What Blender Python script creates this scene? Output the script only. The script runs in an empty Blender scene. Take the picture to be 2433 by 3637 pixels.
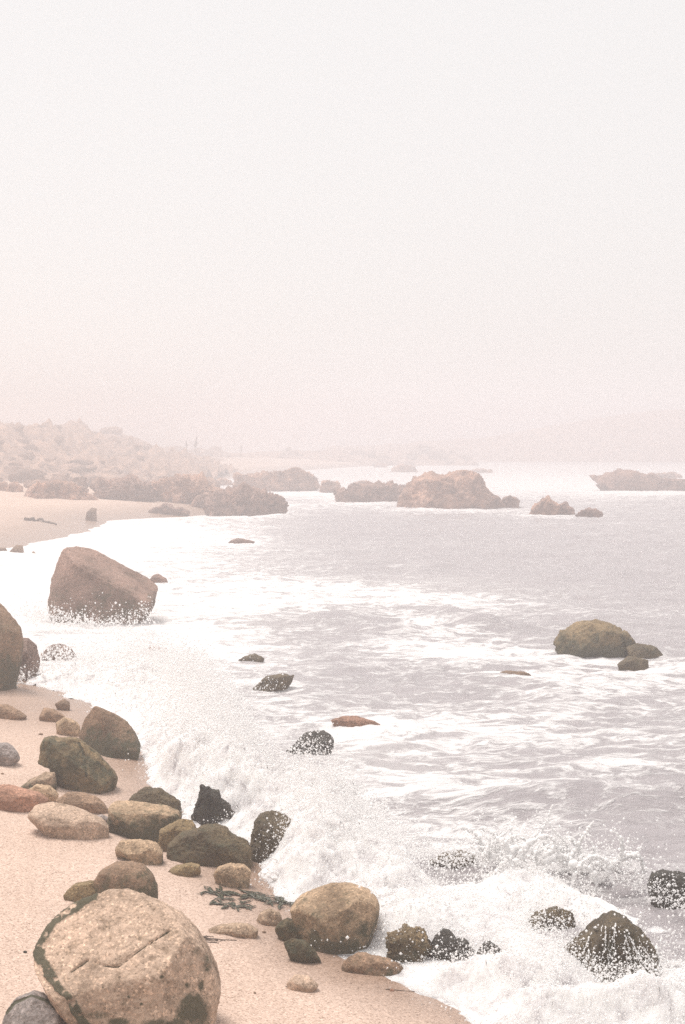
import bpy, bmesh, math, random
import numpy as np
from mathutils import Vector, Matrix

R = math.radians
scene = bpy.context.scene
C = scene.collection
rng = np.random.default_rng(7)
random.seed(7)

# ------------------------------------------------------------------ camera
CAM_H = 4.0
PW, PH = 2433.0, 3637.0          # photograph size, used to turn picture measurements into places
FOC = 50.0 / 36.0 * PH
HORIZON = 1578.0
PITCH = math.atan((PH / 2 - HORIZON) / FOC)
cam_d = bpy.data.cameras.new('camera')
cam_d.sensor_fit = 'VERTICAL'
cam_d.sensor_height = 36.0
cam_d.sensor_width = 24.0
cam_d.lens = 50.0
cam_d.clip_start = 0.1
cam_d.clip_end = 5000
cam = bpy.data.objects.new('camera', cam_d)
cam.location = (0, 0, CAM_H)
cam.rotation_euler = (math.pi / 2 - PITCH, 0, 0)
C.objects.link(cam)
scene.camera = cam

# ------------------------------------------------------------------ world, sun, exposure
SUN_EL, SUN_AZ = 70.0, -60.0      # azimuth clockwise from +Y (the viewing direction)
world = bpy.data.worlds.new('World')
scene.world = world
world.use_nodes = True
wn, wl = world.node_tree.nodes, world.node_tree.links
wn.clear()
sky = wn.new('ShaderNodeTexSky')
sky.sky_type = 'NISHITA'
sky.sun_disc = False
sky.sun_elevation = R(SUN_EL)
sky.sun_rotation = R(SUN_AZ)
sky.air_density = 1.0
sky.dust_density = 4.0
sky.ozone_density = 1.0
mixn = wn.new('ShaderNodeMix')
mixn.data_type = 'RGBA'
mixn.inputs[0].default_value = 0.93           # thick overcast: nearly all of the blue is veiled
mixn.inputs[7].default_value = (3.54, 3.46, 3.36, 1)
bg = wn.new('ShaderNodeBackground')
bg.inputs[1].default_value = 0.10
wo = wn.new('ShaderNodeOutputWorld')
wl.new(sky.outputs[0], mixn.inputs[6])
wl.new(mixn.outputs[2], bg.inputs[0])
wl.new(bg.outputs[0], wo.inputs[0])

sun_d = bpy.data.lights.new('sun', 'SUN')
sun_d.energy = 1.5
sun_d.angle = R(24)
sun_d.color = (1.0, 0.94, 0.89)
sun = bpy.data.objects.new('sun', sun_d)
sd = Vector((math.sin(R(SUN_AZ)) * math.cos(R(SUN_EL)), math.cos(R(SUN_AZ)) * math.cos(R(SUN_EL)), math.sin(R(SUN_EL))))
sun.rotation_euler = sd.to_track_quat('Z', 'Y').to_euler()
sun.location = (0, 0, 40)
C.objects.link(sun)

scene.view_settings.view_transform = 'Standard'
scene.view_settings.look = 'None'
scene.view_settings.exposure = 1.40
scene.view_settings.gamma = 1.0
scene.view_settings.use_curve_mapping = False
scene.cycles.volume_bounces = 3
scene.cycles.max_bounces = 8
scene.cycles.use_denoising = False
HAZE_DENSITY = 0.0077

# ------------------------------------------------------------------ numeric helpers
def _hash(ix, iy, iz, seed):
    h = (ix.astype(np.int64) * 374761393 + iy.astype(np.int64) * 668265263 + iz.astype(np.int64) * 2147483647 + seed * 1274126177) & 0xffffffff
    h = ((h ^ (h >> 13)) * 1274126177) & 0xffffffff
    h = ((h ^ (h >> 16)) * 2246822519) & 0xffffffff
    return h ^ (h >> 15)
_G = rng.normal(size=(256, 3))
_G /= np.linalg.norm(_G, axis=1)[:, None]
def perlin(p, seed=0):
    p = np.asarray(p, dtype=np.float64)
    i = np.floor(p)
    f = p - i
    i = i.astype(np.int64)
    w = f * f * f * (f * (f * 6 - 15) + 10)
    out = 0
    for dx in (0, 1):
        wx = w[:, 0] if dx else 1 - w[:, 0]
        for dy in (0, 1):
            wy = w[:, 1] if dy else 1 - w[:, 1]
            for dz in (0, 1):
                wz = w[:, 2] if dz else 1 - w[:, 2]
                g = _G[_hash(i[:, 0] + dx, i[:, 1] + dy, i[:, 2] + dz, seed) & 255]
                out = out + wx * wy * wz * (g[:, 0] * (f[:, 0] - dx) + g[:, 1] * (f[:, 1] - dy) + g[:, 2] * (f[:, 2] - dz))
    return out * 1.5
def fbm(p, octv=4, seed=0, gain=0.5, lac=2.03, ridged=False):
    p = np.asarray(p, dtype=np.float64)
    a, s, o = 1.0, 0.0, 0.0
    for k in range(octv):
        n = perlin(p, seed + k * 17)
        if ridged:
            n = 1 - 2 * np.abs(n)
        o = o + a * n
        s += a
        a *= gain
        p = p * lac + 3.7
    return o / s
def fbm2(x, y, sc, octv=4, seed=0, ridged=False, gain=0.5):
    return fbm(np.stack([x * sc, y * sc, np.full_like(x, seed * 0.37)], 1), octv, seed, gain, ridged=ridged)
def sstep(a, b, x):
    t = np.clip((np.asarray(x, dtype=np.float64) - a) / (b - a), 0, 1)
    return t * t * (3 - 2 * t)
def seg_dist(px, py, ax, ay, bx, by):
    dx, dy = bx - ax, by - ay
    t = np.clip(((px - ax) * dx + (py - ay) * dy) / (dx * dx + dy * dy + 1e-12), 0, 1)
    return np.hypot(px - ax - t * dx, py - ay - t * dy)
def line_dist(px, py, pts):
    d = np.full(px.shape, 1e9)
    for a, b in zip(pts[:-1], pts[1:]):
        d = np.minimum(d, seg_dist(px, py, a[0], a[1], b[0], b[1]))
    return d
def inside(px, py, poly):
    r = np.zeros(px.shape, bool)
    n = len(poly)
    for k in range(n):
        x0, y0 = poly[k]
        x1, y1 = poly[(k + 1) % n]
        if y0 == y1:
            continue
        c = ((y0 > py) != (y1 > py)) & (px < (x1 - x0) * (py - y0) / (y1 - y0) + x0)
        r ^= c
    return r
def poly_sd(px, py, poly):
    d = line_dist(px, py, list(poly) + [poly[0]])
    return np.where(inside(px, py, poly), d, -d)

CP, SP = math.cos(PITCH), math.sin(PITCH)
def ray(u, v):
    """direction through a measured picture point, scaled so that its forward part is 1"""
    a = (u - PW / 2) / FOC
    b = -(v - PH / 2) / FOC
    return np.stack(np.broadcast_arrays(a, CP + b * SP, -SP + b * CP), -1)
def at(u, v, Y):
    d = ray(np.asarray(u, float), np.asarray(v, float))
    return d * (np.asarray(Y) / d[..., 1])[..., None] + np.array([0, 0, CAM_H])
def pic(P):
    q = P - np.array([0, 0, CAM_H])
    f = q[:, 1] * CP - q[:, 2] * SP
    b = q[:, 1] * SP + q[:, 2] * CP
    return PW / 2 + FOC * q[:, 0] / f, PH / 2 - FOC * b / f
def on_level(u, v, z=0.0):
    d = ray(np.asarray(u, float), np.asarray(v, float))
    return d * ((z - CAM_H) / d[..., 2])[..., None] + np.array([0, 0, CAM_H])

# ------------------------------------------------------------------ shore and sand shape
SHORE = [(9, -6), (4.5, 3), (2.2, 7.4), (0.94, 9.8), (0.1, 10.9), (-0.45, 12.4), (-1.3, 14.7), (-2.3, 18), (-3.8, 22.0), (-5.3, 24.5),
         (-9, 27.5), (-13, 33), (-18, 42), (-18.5, 49), (-12.6, 55.5), (-11.7, 64.7), (-12.2, 74), (-8.0, 80), (-5, 86), (-3.6, 94),
         (-8, 101), (-16, 120), (-16, 150), (-13, 166), (-8, 210), (10, 280), (30, 310), (10, 420), (-40, 600)]
LAND = SHORE + [(-500, 600), (-500, -6)]
def shore_d(x, y):
    return poly_sd(x, y, LAND)
def sand_z(x, y):
    x = np.asarray(x, float); y = np.asarray(y, float)
    d = shore_d(x, y)
    dd = d + 0.25 * fbm2(x, y, 0.5, 2, 5) * np.clip(y / 20, 0.4, 2)
    z = np.where(dd > 0, 1.7 * (1 - np.exp(-np.maximum(dd, 0) * 0.075)), np.maximum(dd * 0.13, -1.6))
    near = np.clip(dd, 0, 1)
    z = z + near * (0.05 * fbm2(x, y, 0.7, 2, 11) + 0.015 * fbm2(x, y, 3.0, 3, 12))
    return z
def ground_hit(u, v, wet=True):
    z = 0.0
    for _ in range(12):
        p = on_level(u, v, z)
        g = float(sand_z(np.array([p[0]]), np.array([p[1]]))[0])
        if wet:
            g = max(g, 0.0)
        z = 0.5 * z + 0.5 * g
    return on_level(u, v, z)

# ------------------------------------------------------------------ mesh helpers
def mesh_np(name, V, F, smooth=True):
    me = bpy.data.meshes.new(name)
    V = np.ascontiguousarray(V, dtype=np.float32)
    F = np.ascontiguousarray(F, dtype=np.int32)
    n, k = F.shape
    me.vertices.add(len(V))
    me.vertices.foreach_set('co', V.ravel())
    me.loops.add(n * k)
    me.loops.foreach_set('vertex_index', F.ravel())
    me.polygons.add(n)
    me.polygons.foreach_set('loop_start', np.arange(0, n * k, k, dtype=np.int32))
    me.polygons.foreach_set('loop_total', np.full(n, k, dtype=np.int32))
    me.polygons.foreach_set('use_smooth', np.full(n, smooth, dtype=bool))
    me.update(calc_edges=True)
    return me
def attr(me, name, vals):
    a = me.attributes.new(name, 'FLOAT', 'POINT')
    a.data.foreach_set('value', np.ascontiguousarray(vals, dtype=np.float32))
def link(name, me, mat=None, parent=None, loc=None):
    o = bpy.data.objects.new(name, me)
    C.objects.link(o)
    if mat is not None:
        me.materials.append(mat)
    if parent is not None:
        o.parent = parent
    if loc is not None:
        o.location = loc
    return o
def tag(o, label=None, cat=None, group=None, kind=None):
    if label: o['label'] = label
    if cat: o['category'] = cat
    if group: o['group'] = group
    if kind: o['kind'] = kind
    return o
def grid_faces(nr, nc):
    i = np.arange((nr - 1) * (nc - 1))
    r, c = i // (nc - 1), i % (nc - 1)
    a = r * nc + c
    return np.stack([a, a + 1, a + nc + 1, a + nc], 1)
_ICO = {}
def ico(level):
    if level not in _ICO:
        bm = bmesh.new()
        bmesh.ops.create_icosphere(bm, subdivisions=level, radius=1)
        V = np.array([v.co[:] for v in bm.verts])
        F = np.array([[v.index for v in f.verts] for f in bm.faces])
        bm.free()
        _ICO[level] = (V / np.linalg.norm(V, axis=1)[:, None], F)
    return _ICO[level]

# ------------------------------------------------------------------ materials
def mat_new(name):
    m = bpy.data.materials.new(name)
    m.use_nodes = True
    nt = m.node_tree
    b = nt.nodes['Principled BSDF']
    return m, nt.nodes, nt.links, b
def N(nodes, typ, **kw):
    n = nodes.new(typ)
    for k, v in kw.items():
        setattr(n, k, v)
    return n
def ramp(nodes, stops):
    r = nodes.new('ShaderNodeValToRGB')
    e = r.color_ramp.elements
    while len(e) < len(stops):
        e.new(0.5)
    for el, (p, c) in zip(e, stops):
        el.position = p
        el.color = c if len(c) == 4 else (*c, 1)
    return r
def noise_tex(nodes, links, vec, scale, detail=4, rough=0.55, dist=0.0):
    n = nodes.new('ShaderNodeTexNoise')
    n.inputs['Scale'].default_value = scale
    n.inputs['Detail'].default_value = detail
    n.inputs['Roughness'].default_value = rough
    n.inputs['Distortion'].default_value = dist
    links.new(vec, n.inputs['Vector'])
    return n
def mixc(nodes, links, fac, a, b, blend='MIX'):
    m = nodes.new('ShaderNodeMix')
    m.data_type = 'RGBA'
    m.blend_type = blend
    for sock, val in ((m.inputs[0], fac), (m.inputs[6], a), (m.inputs[7], b)):
        if hasattr(val, 'is_linked'):
            links.new(val, sock)
        elif isinstance(val, (int, float)):
            sock.default_value = val
        else:
            sock.default_value = (*val, 1) if len(val) == 3 else val
    return m.outputs[2]
def mathn(nodes, links, op, a, b=None, clamp=False):
    m = nodes.new('ShaderNodeMath')
    m.operation = op
    m.use_clamp = clamp
    for s, v in ((m.inputs[0], a), (m.inputs[1], b)):
        if v is None: continue
        if hasattr(v, 'is_linked'): links.new(v, s)
        else: s.default_value = v
    return m.outputs[0]

def make_rock_mat():
    m, n, l, b = mat_new('granite')
    tc = n.new('ShaderNodeTexCoord')
    vec = tc.outputs['Object']
    oi = n.new('ShaderNodeObjectInfo')
    st = N(n, 'ShaderNodeAttribute', attribute_name='stain')
    wt = N(n, 'ShaderNodeAttribute', attribute_name='wet')
    big = noise_tex(n, l, vec, 1.7, 5, 0.6, 0.4)
    rb = ramp(n, [(0.32, (0.50, 0.47, 0.43)), (0.50, (0.98, 0.96, 0.93)), (0.70, (1.30, 1.25, 1.22))])
    l.new(big.outputs[0], rb.inputs[0])
    base = mixc(n, l, 1.0, oi.outputs['Color'], rb.outputs[0], 'MULTIPLY')
    # mineral grains
    vo = N(n, 'ShaderNodeTexVoronoi')
    vo.inputs['Scale'].default_value = 75
    l.new(vec, vo.inputs['Vector'])
    sepc = n.new('ShaderNodeSeparateColor')
    l.new(vo.outputs['Color'], sepc.inputs[0])
    rg = ramp(n, [(0.0, (0.42, 0.40, 0.36)), (0.14, (0.78, 0.76, 0.72)), (0.5, (1.0, 1.0, 1.0)), (0.86, (1.1, 1.08, 1.05)), (0.97, (1.7, 1.65, 1.6))])
    l.new(sepc.outputs[0], rg.inputs[0])
    base = mixc(n, l, 0.75, base, rg.outputs[0], 'MULTIPLY')
    mid = noise_tex(n, l, vec, 14, 5, 0.7)
    rm = ramp(n, [(0.34, (0.45, 0.43, 0.38)), (0.50, (0.97, 0.97, 0.97)), (0.72, (1.22, 1.2, 1.18))])
    l.new(mid.outputs[0], rm.inputs[0])
    base = mixc(n, l, 0.7, base, rm.outputs[0], 'MULTIPLY')
    # algae and lichen, patchy edge
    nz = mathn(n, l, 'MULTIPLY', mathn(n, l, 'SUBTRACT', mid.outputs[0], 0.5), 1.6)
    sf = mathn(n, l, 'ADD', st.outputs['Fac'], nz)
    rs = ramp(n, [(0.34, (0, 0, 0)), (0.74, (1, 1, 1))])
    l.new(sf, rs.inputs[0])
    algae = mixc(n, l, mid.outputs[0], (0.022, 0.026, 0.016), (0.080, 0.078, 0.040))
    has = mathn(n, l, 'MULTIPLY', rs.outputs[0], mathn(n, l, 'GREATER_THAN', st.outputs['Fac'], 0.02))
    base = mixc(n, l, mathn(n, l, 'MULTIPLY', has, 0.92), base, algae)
    # wetness darkens and glosses
    base = mixc(n, l, wt.outputs['Fac'], base, mixc(n, l, 1.0, base, (0.52, 0.50, 0.48), 'MULTIPLY'))
    l.new(base, b.inputs['Base Color'])
    rr = n.new('ShaderNodeMapRange')
    rr.inputs[3].default_value = 0.85
    rr.inputs[4].default_value = 0.38
    l.new(wt.outputs['Fac'], rr.inputs[0])
    l.new(rr.outputs[0], b.inputs['Roughness'])
    b.inputs['Specular IOR Level'].default_value = 0.35
    h1 = noise_tex(n, l, vec, 24, 8, 0.68)
    h2 = noise_tex(n, l, vec, 110, 3, 0.6)
    hs = mathn(n, l, 'ADD', h1.outputs[0], mathn(n, l, 'MULTIPLY', h2.outputs[0], 0.35))
    bp = n.new('ShaderNodeBump')
    bp.inputs['Strength'].default_value = 0.65
    bp.inputs['Distance'].default_value = 0.02
    l.new(hs, bp.inputs['Height'])
    l.new(bp.outputs[0], b.inputs['Normal'])
    return m
def make_far_rock_mat():
    m, n, l, b = mat_new('weathered_rock')
    tc = n.new('ShaderNodeTexCoord')
    oi = n.new('ShaderNodeObjectInfo')
    a = noise_tex(n, l, tc.outputs['Object'], 0.9, 8, 0.65, 0.3)
    r = ramp(n, [(0.33, (0.30, 0.28, 0.28)), (0.5, (0.90, 0.88, 0.86)), (0.68, (1.45, 1.4, 1.32))])
    l.new(a.outputs[0], r.inputs[0])
    col = mixc(n, l, 1.0, oi.outputs['Color'], r.outputs[0], 'MULTIPLY')
    l.new(col, b.inputs['Base Color'])
    b.inputs['Roughness'].default_value = 0.85
    h = noise_tex(n, l, tc.outputs['Object'], 3.0, 8, 0.7)
    bp = n.new('ShaderNodeBump')
    bp.inputs['Strength'].default_value = 0.8
    bp.inputs['Distance'].default_value = 0.25
    l.new(h.outputs[0], bp.inputs['Height'])
    l.new(bp.outputs[0], b.inputs['Normal'])
    return m
def make_sand_mat():
    m, n, l, b = mat_new('beach_sand')
    g = n.new('ShaderNodeNewGeometry')
    vec = g.outputs['Position']
    wet = N(n, 'ShaderNodeAttribute', attribute_name='wet')
    big = noise_tex(n, l, vec, 0.8, 5, 0.6)
    c = mixc(n, l, big.outputs[0], (0.475, 0.350, 0.278), (0.60, 0.465, 0.388))
    vo = N(n, 'ShaderNodeTexVoronoi')
    vo.inputs['Scale'].default_value = 95
    l.new(vec, vo.inputs['Vector'])
    sp = n.new('ShaderNodeSeparateColor')
    l.new(vo.outputs['Color'], sp.inputs[0])
    rg = ramp(n, [(0.0, (0.36, 0.30, 0.26)), (0.12, (0.76, 0.72, 0.68)), (0.5, (1, 1, 1)), (0.85, (1.08, 1.08, 1.08)), (1.0, (1.4, 1.4, 1.4))])
    l.new(sp.outputs[0], rg.inputs[0])
    c = mixc(n, l, 0.9, c, rg.outputs[0], 'MULTIPLY')
    gr = noise_tex(n, l, vec, 34, 4, 0.75)
    rgr = ramp(n, [(0.3, (0.74, 0.71, 0.68)), (0.5, (1, 1, 1)), (0.7, (1.12, 1.12, 1.12))])
    l.new(gr.outputs[0], rgr.inputs[0])
    c = mixc(n, l, 0.8, c, rgr.outputs[0], 'MULTIPLY')
    c = mixc(n, l, wet.outputs['Fac'], c, mixc(n, l, 1.0, c, (0.54, 0.49, 0.45), 'MULTIPLY'))
    l.new(c, b.inputs['Base Color'])
    mr = n.new('ShaderNodeMapRange')
    mr.inputs[3].default_value = 0.95
    mr.inputs[4].default_value = 0.32
    l.new(wet.outputs['Fac'], mr.inputs[0])
    l.new(mr.outputs[0], b.inputs['Roughness'])
    h1 = noise_tex(n, l, vec, 9, 6, 0.65)
    h2 = noise_tex(n, l, vec, 90, 3, 0.6)
    hs = mathn(n, l, 'ADD', h1.outputs[0], mathn(n, l, 'MULTIPLY', h2.outputs[0], 0.3))
    bp = n.new('ShaderNodeBump')
    st = mathn(n, l, 'SUBTRACT', 0.6, mathn(n, l, 'MULTIPLY', wet.outputs['Fac'], 0.5))
    l.new(st, bp.inputs['Strength'])
    bp.inputs['Distance'].default_value = 0.03
    l.new(hs, bp.inputs['Height'])
    l.new(bp.outputs[0], b.inputs['Normal'])
    return m
def make_sea_mat():
    m, n, l, b = mat_new('sea_water')
    g = n.new('ShaderNodeNewGeometry')
    mp = n.new('ShaderNodeMapping')
    mp.inputs['Scale'].default_value = (0.62, 1.45, 1.0)
    l.new(g.outputs['Position'], mp.inputs[0])
    vec = mp.outputs[0]
    fa = N(n, 'ShaderNodeAttribute', attribute_name='foam')
    # warp
    w = noise_tex(n, l, vec, 0.9, 3, 0.5)
    wv = n.new('ShaderNodeVectorMath'); wv.operation = 'SCALE'
    l.new(w.outputs['Color'], wv.inputs[0]); wv.inputs['Scale'].default_value = 1.1
    ad = n.new('ShaderNodeVectorMath'); ad.operation = 'ADD'
    l.new(vec, ad.inputs[0]); l.new(wv.outputs[0], ad.inputs[1])
    vec2 = ad.outputs[0]
    # lace: ridged noise at two scales
    def ridge(scale, detail):
        t = noise_tex(n, l, vec2, scale, detail, 0.55, 0.25)
        return mathn(n, l, 'SUBTRACT', 1.0, mathn(n, l, 'MULTIPLY', mathn(n, l, 'ABSOLUTE', mathn(n, l, 'SUBTRACT', t.outputs[0], 0.5)), 5.0), True)
    r1 = ridge(1.5, 6)
    r2 = ridge(4.6, 5)
    br = noise_tex(n, l, vec2, 0.55, 5, 0.65)
    fine = noise_tex(n, l, vec2, 15.0, 5, 0.7)
    lace = mathn(n, l, 'ADD', mathn(n, l, 'MULTIPLY', r1, 0.42), mathn(n, l, 'MULTIPLY', r2, 0.22))
    lace = mathn(n, l, 'ADD', lace, mathn(n, l, 'MULTIPLY', br.outputs[0], 0.45))
    lace = mathn(n, l, 'ADD', lace, mathn(n, l, 'MULTIPLY', mathn(n, l, 'SUBTRACT', fine.outputs[0], 0.5), 0.55))
    # coverage: foam amount lowers the threshold
    thr = mathn(n, l, 'SUBTRACT', 1.02, mathn(n, l, 'MULTIPLY', fa.outputs['Fac'], 0.95))
    e = mathn(n, l, 'SUBTRACT', lace, thr)
    fm = n.new('ShaderNodeMapRange'); fm.interpolation_type = 'SMOOTHSTEP'
    fm.inputs[1].default_value = -0.08; fm.inputs[2].default_value = 0.22
    l.new(e, fm.inputs[0])
    foam = fm.outputs[0]
    body = mixc(n, l, br.outputs[0], (0.350, 0.325, 0.338), (0.435, 0.405, 0.415))
    ve = N(n, 'ShaderNodeAttribute', attribute_name='veil')
    veil = mathn(n, l, 'ADD', mathn(n, l, 'MULTIPLY', fa.outputs['Fac'], 0.15, True), mathn(n, l, 'MULTIPLY', ve.outputs['Fac'], mathn(n, l, 'ADD', 0.55, mathn(n, l, 'MULTIPLY', fine.outputs[0], 0.7))), True)      # air bubbles under the surface
    body = mixc(n, l, veil, body, (0.66, 0.63, 0.62))
    col = mixc(n, l, mathn(n, l, 'MULTIPLY', foam, 0.9), body, (0.80, 0.785, 0.78))
    l.new(col, b.inputs['Base Color'])
    mr = n.new('ShaderNodeMapRange')
    mr.inputs[3].default_value = 0.16; mr.inputs[4].default_value = 0.85
    l.new(foam, mr.inputs[0]); l.new(mr.outputs[0], b.inputs['Roughness'])
    b.inputs['IOR'].default_value = 1.33
    hb = noise_tex(n, l, vec, 2.6, 9, 0.70, 0.6)
    hs = mathn(n, l, 'ADD', hb.outputs[0], mathn(n, l, 'MULTIPLY', foam, 0.35))
    bp = n.new('ShaderNodeBump')
    bp.inputs['Strength'].default_value = 0.6
    bp.inputs['Distance'].default_value = 0.34
    l.new(hs, bp.inputs['Height']); l.new(bp.outputs[0], b.inputs['Normal'])
    return m
def make_foam_mat():
    m, n, l, b = mat_new('surf_foam')
    g = n.new('ShaderNodeNewGeometry')
    vec = g.outputs['Position']
    a = noise_tex(n, l, vec, 3.0, 8, 0.7, 0.9)
    r = ramp(n, [(0.32, (0.36, 0.34, 0.35)), (0.42, (0.63, 0.61, 0.61)), (0.54, (0.77, 0.76, 0.75))])
    l.new(a.outputs[0], r.inputs[0])
    l.new(r.outputs[0], b.inputs['Base Color'])
    b.inputs['Roughness'].default_value = 0.8
    b.inputs['Specular IOR Level'].default_value = 0.2
    b.inputs['Subsurface Weight'].default_value = 0.7
    b.inputs['Subsurface Radius'].default_value = (0.25, 0.24, 0.23)
    b.inputs['Subsurface Scale'].default_value = 1.0
    h = noise_tex(n, l, vec, 13, 8, 0.72)
    bp = n.new('ShaderNodeBump')
    bp.inputs['Strength'].default_value = 0.7
    bp.inputs['Distance'].default_value = 0.05
    l.new(h.outputs[0], bp.inputs['Height']); l.new(bp.outputs[0], b.inputs['Normal'])
    return m
def make_plain(name, col, rough=0.8, var=0.4, scale=8):
    m, n, l, b = mat_new(name)
    tc = n.new('ShaderNodeTexCoord')
    a = noise_tex(n, l, tc.outputs['Object'], scale, 5, 0.65)
    lo = tuple(c * (1 - var) for c in col); hi = tuple(min(1, c * (1 + var)) for c in col)
    l.new(mixc(n, l, a.outputs[0], lo, hi), b.inputs['Base Color'])
    b.inputs['Roughness'].default_value = rough
    return m
M_ROCK = make_rock_mat()
M_FAR = make_far_rock_mat()
M_SAND = make_sand_mat()
M_SEA = make_sea_mat()
M_FOAM = make_foam_mat()
def make_drop_mat():
    m, n, l, b = mat_new('spray_water')
    b.inputs['Base Color'].default_value = (0.985, 0.98, 0.975, 1)
    b.inputs['Roughness'].default_value = 0.5
    tr = n.new('ShaderNodeBsdfTranslucent')
    tr.inputs[0].default_value = (0.985, 0.98, 0.975, 1)
    mx = n.new('ShaderNodeMixShader')
    mx.inputs[0].default_value = 0.5
    l.new(b.outputs[0], mx.inputs[1]); l.new(tr.outputs[0], mx.inputs[2])
    l.new(mx.outputs[0], n['Material Output'].inputs['Surface'])
    return m
M_DROP = make_drop_mat()
M_KELP = make_plain('kelp', (0.045, 0.050, 0.028), 0.35, 0.5, 30)
M_WOOD = make_plain('driftwood', (0.10, 0.075, 0.06), 0.8, 0.4, 20)
M_LEAF = make_plain('hazy_foliage', (0.06, 0.065, 0.045), 0.8, 0.4, 3)
M_LAND = make_plain('scrub_ground', (0.31, 0.205, 0.155), 0.95, 0.8, 0.45)
M_BED = make_plain('sea_bed_sand', (0.34, 0.27, 0.21), 0.95, 0.2, 0.3)

# ------------------------------------------------------------------ setting: sea bed, sand, sea
bed = link('seabed', mesh_np('seabed', [(-640, -55, -1.9), (640, -55, -1.9), (640, 920, -1.9), (-640, 920, -1.9)], [[0, 1, 2, 3]]), M_BED)
tag(bed, kind='structure')

def fan(angles, dists):
    A, D = np.meshgrid(angles, dists)
    return (D * np.tan(A)).ravel(), D.ravel(), len(dists), len(angles)

# sea: waves and foam amounts
ang = np.concatenate([np.radians(np.linspace(-52, -17, 36)[:-1]), np.radians(np.linspace(-17, 17, 420)), np.radians(np.linspace(17, 52, 36)[1:])])
dist = np.concatenate([np.linspace(2, 7.5, 16)[:-1], np.exp(np.linspace(math.log(7.5), math.log(110), 560)), np.exp(np.linspace(math.log(110), math.log(880), 90))[1:]])
x, y, nr, nc = fan(ang, dist)
wx = x + 0.6 * fbm2(x, y, 0.25, 2, 31)
wy = y + 1.2 * fbm2(x, y, 0.12, 2, 32)
h = 0.17 * fbm(np.stack([wx * 0.16, wy * 0.34, np.zeros_like(x)], 1), 3, 33)
h += 0.15 * fbm(np.stack([wx * 0.55, wy * 1.15, np.zeros_like(x)], 1), 3, 34)
h += 0.055 * fbm(np.stack([wx * 1.7, wy * 4.4, np.zeros_like(x)], 1), 2, 35, ridged=True)
def swell(x, y, pts, height, width):
    d = line_dist(x, y, pts)
    return height * np.exp(-(d / width) ** 2)
def lv(*pts):
    return [tuple(on_level(u, v)[:2]) for u, v in pts]
h += swell(x, y, lv((1150, 2215), (1350, 2190), (1560, 2195), (1700, 2230)), 0.22, 0.55)
h += swell(x, y, lv((1300, 2850), (1560, 2870), (1800, 2880), (2050, 2870), (2250, 2880), (2433, 2870), (2700, 2850)), 0.20, 0.35)
h += swell(x, y, lv((1700, 2440), (1950, 2460), (2200, 2430), (2500, 2400)), 0.16, 0.45)
fade = np.clip(shore_d(x, y) / -3.0, 0.15, 1)
sea_h = h * fade * np.clip(90 / y, 0.4, 1)
U, Vv = pic(np.stack([x, y, np.zeros_like(x)], 1))
foam = np.full(x.shape, 0.30)
def blob(u, v, su, sv, amt, rot=0.0):
    global foam
    du, dv = U - u, Vv - v
    c, s = math.cos(R(rot)), math.sin(R(rot))
    a, b_ = du * c + dv * s, -du * s + dv * c
    foam += (0.82 * amt if amt > 0 else 1.2 * amt) * np.exp(-((a / su) ** 2 + (b_ / sv) ** 2))
# white water over the inner bay, thinning to the right
veil = 0.74 * sstep(1350, 350, U + 60 * fbm2(x, y, 0.12, 3, 43)) * sstep(1780, 1850, Vv) * sstep(2640, 2400, Vv)
veil = np.maximum(veil, 0.30 * sstep(1625, 1665, Vv) * sstep(1800, 1700, Vv))
veil = np.maximum(veil, 0.55 * np.exp(-(((U - 1300) / 480) ** 2 + ((Vv - 2115) / 60) ** 2)))
veil = np.maximum(veil, 0.45 * np.exp(-(((U - 1250) / 300) ** 2 + ((Vv - 2700) / 160) ** 2)))
foam += 0.36 * sstep(1250, 250, U + 0.55 * (Vv - 2050) * 0 + 60 * fbm2(x, y, 0.12, 3, 41)) * sstep(1780, 1850, Vv) * sstep(2560, 2330, Vv)
blob(480, 1895, 360, 34, 0.45); blob(330, 1985, 300, 60, 0.2); blob(120, 2090, 200, 140, 0.3)
blob(820, 2120, 380, 60, 0.18); blob(640, 2290, 300, 70, 0.4); blob(900, 2480, 260, 110, 0.2)
blob(1350, 2110, 420, 38, 0.33, 6); blob(1050, 2150, 300, 35, 0.25); blob(1700, 2140, 260, 30, 0.18)
blob(1560, 2235, 230, 22, 0.28, 8); blob(1500, 2300, 220, 40, 0.22); blob(1850, 2345, 330, 40, 0.40, 4)
blob(2250, 2420, 330, 45, 0.42, -4); blob(2050, 2520, 420, 50, 0.2); blob(1650, 2360, 260, 60, 0.15)
blob(1400, 2560, 300, 60, 0.18); blob(2150, 2620, 300, 40, 0.16); blob(1500, 2680, 300, 40, 0.16); blob(2100, 2740, 300, 30, 0.16); blob(2050, 1780, 400, 30, 0.12); blob(1250, 2620, 260, 60, 0.16); blob(1750, 2600, 500, 50, 0.16)
blob(1450, 2780, 420, 60, 0.20); blob(1650, 2850, 300, 26, 0.36); blob(2050, 2830, 380, 38, 0.26); blob(2300, 2700, 260, 60, 0.16)
blob(1900, 3000, 380, 90, 0.35); blob(1300, 2950, 300, 90, 0.35)
blob(2050, 2960, 260, 60, -0.1); blob(2330, 3010, 260, 60, -0.18); blob(2380, 3330, 160, 90, -0.1)
blob(1900, 1950, 620, 95, -0.07); blob(1250, 1880, 300, 40, -0.10); blob(2150, 2060, 420, 80, -0.05)
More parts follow.
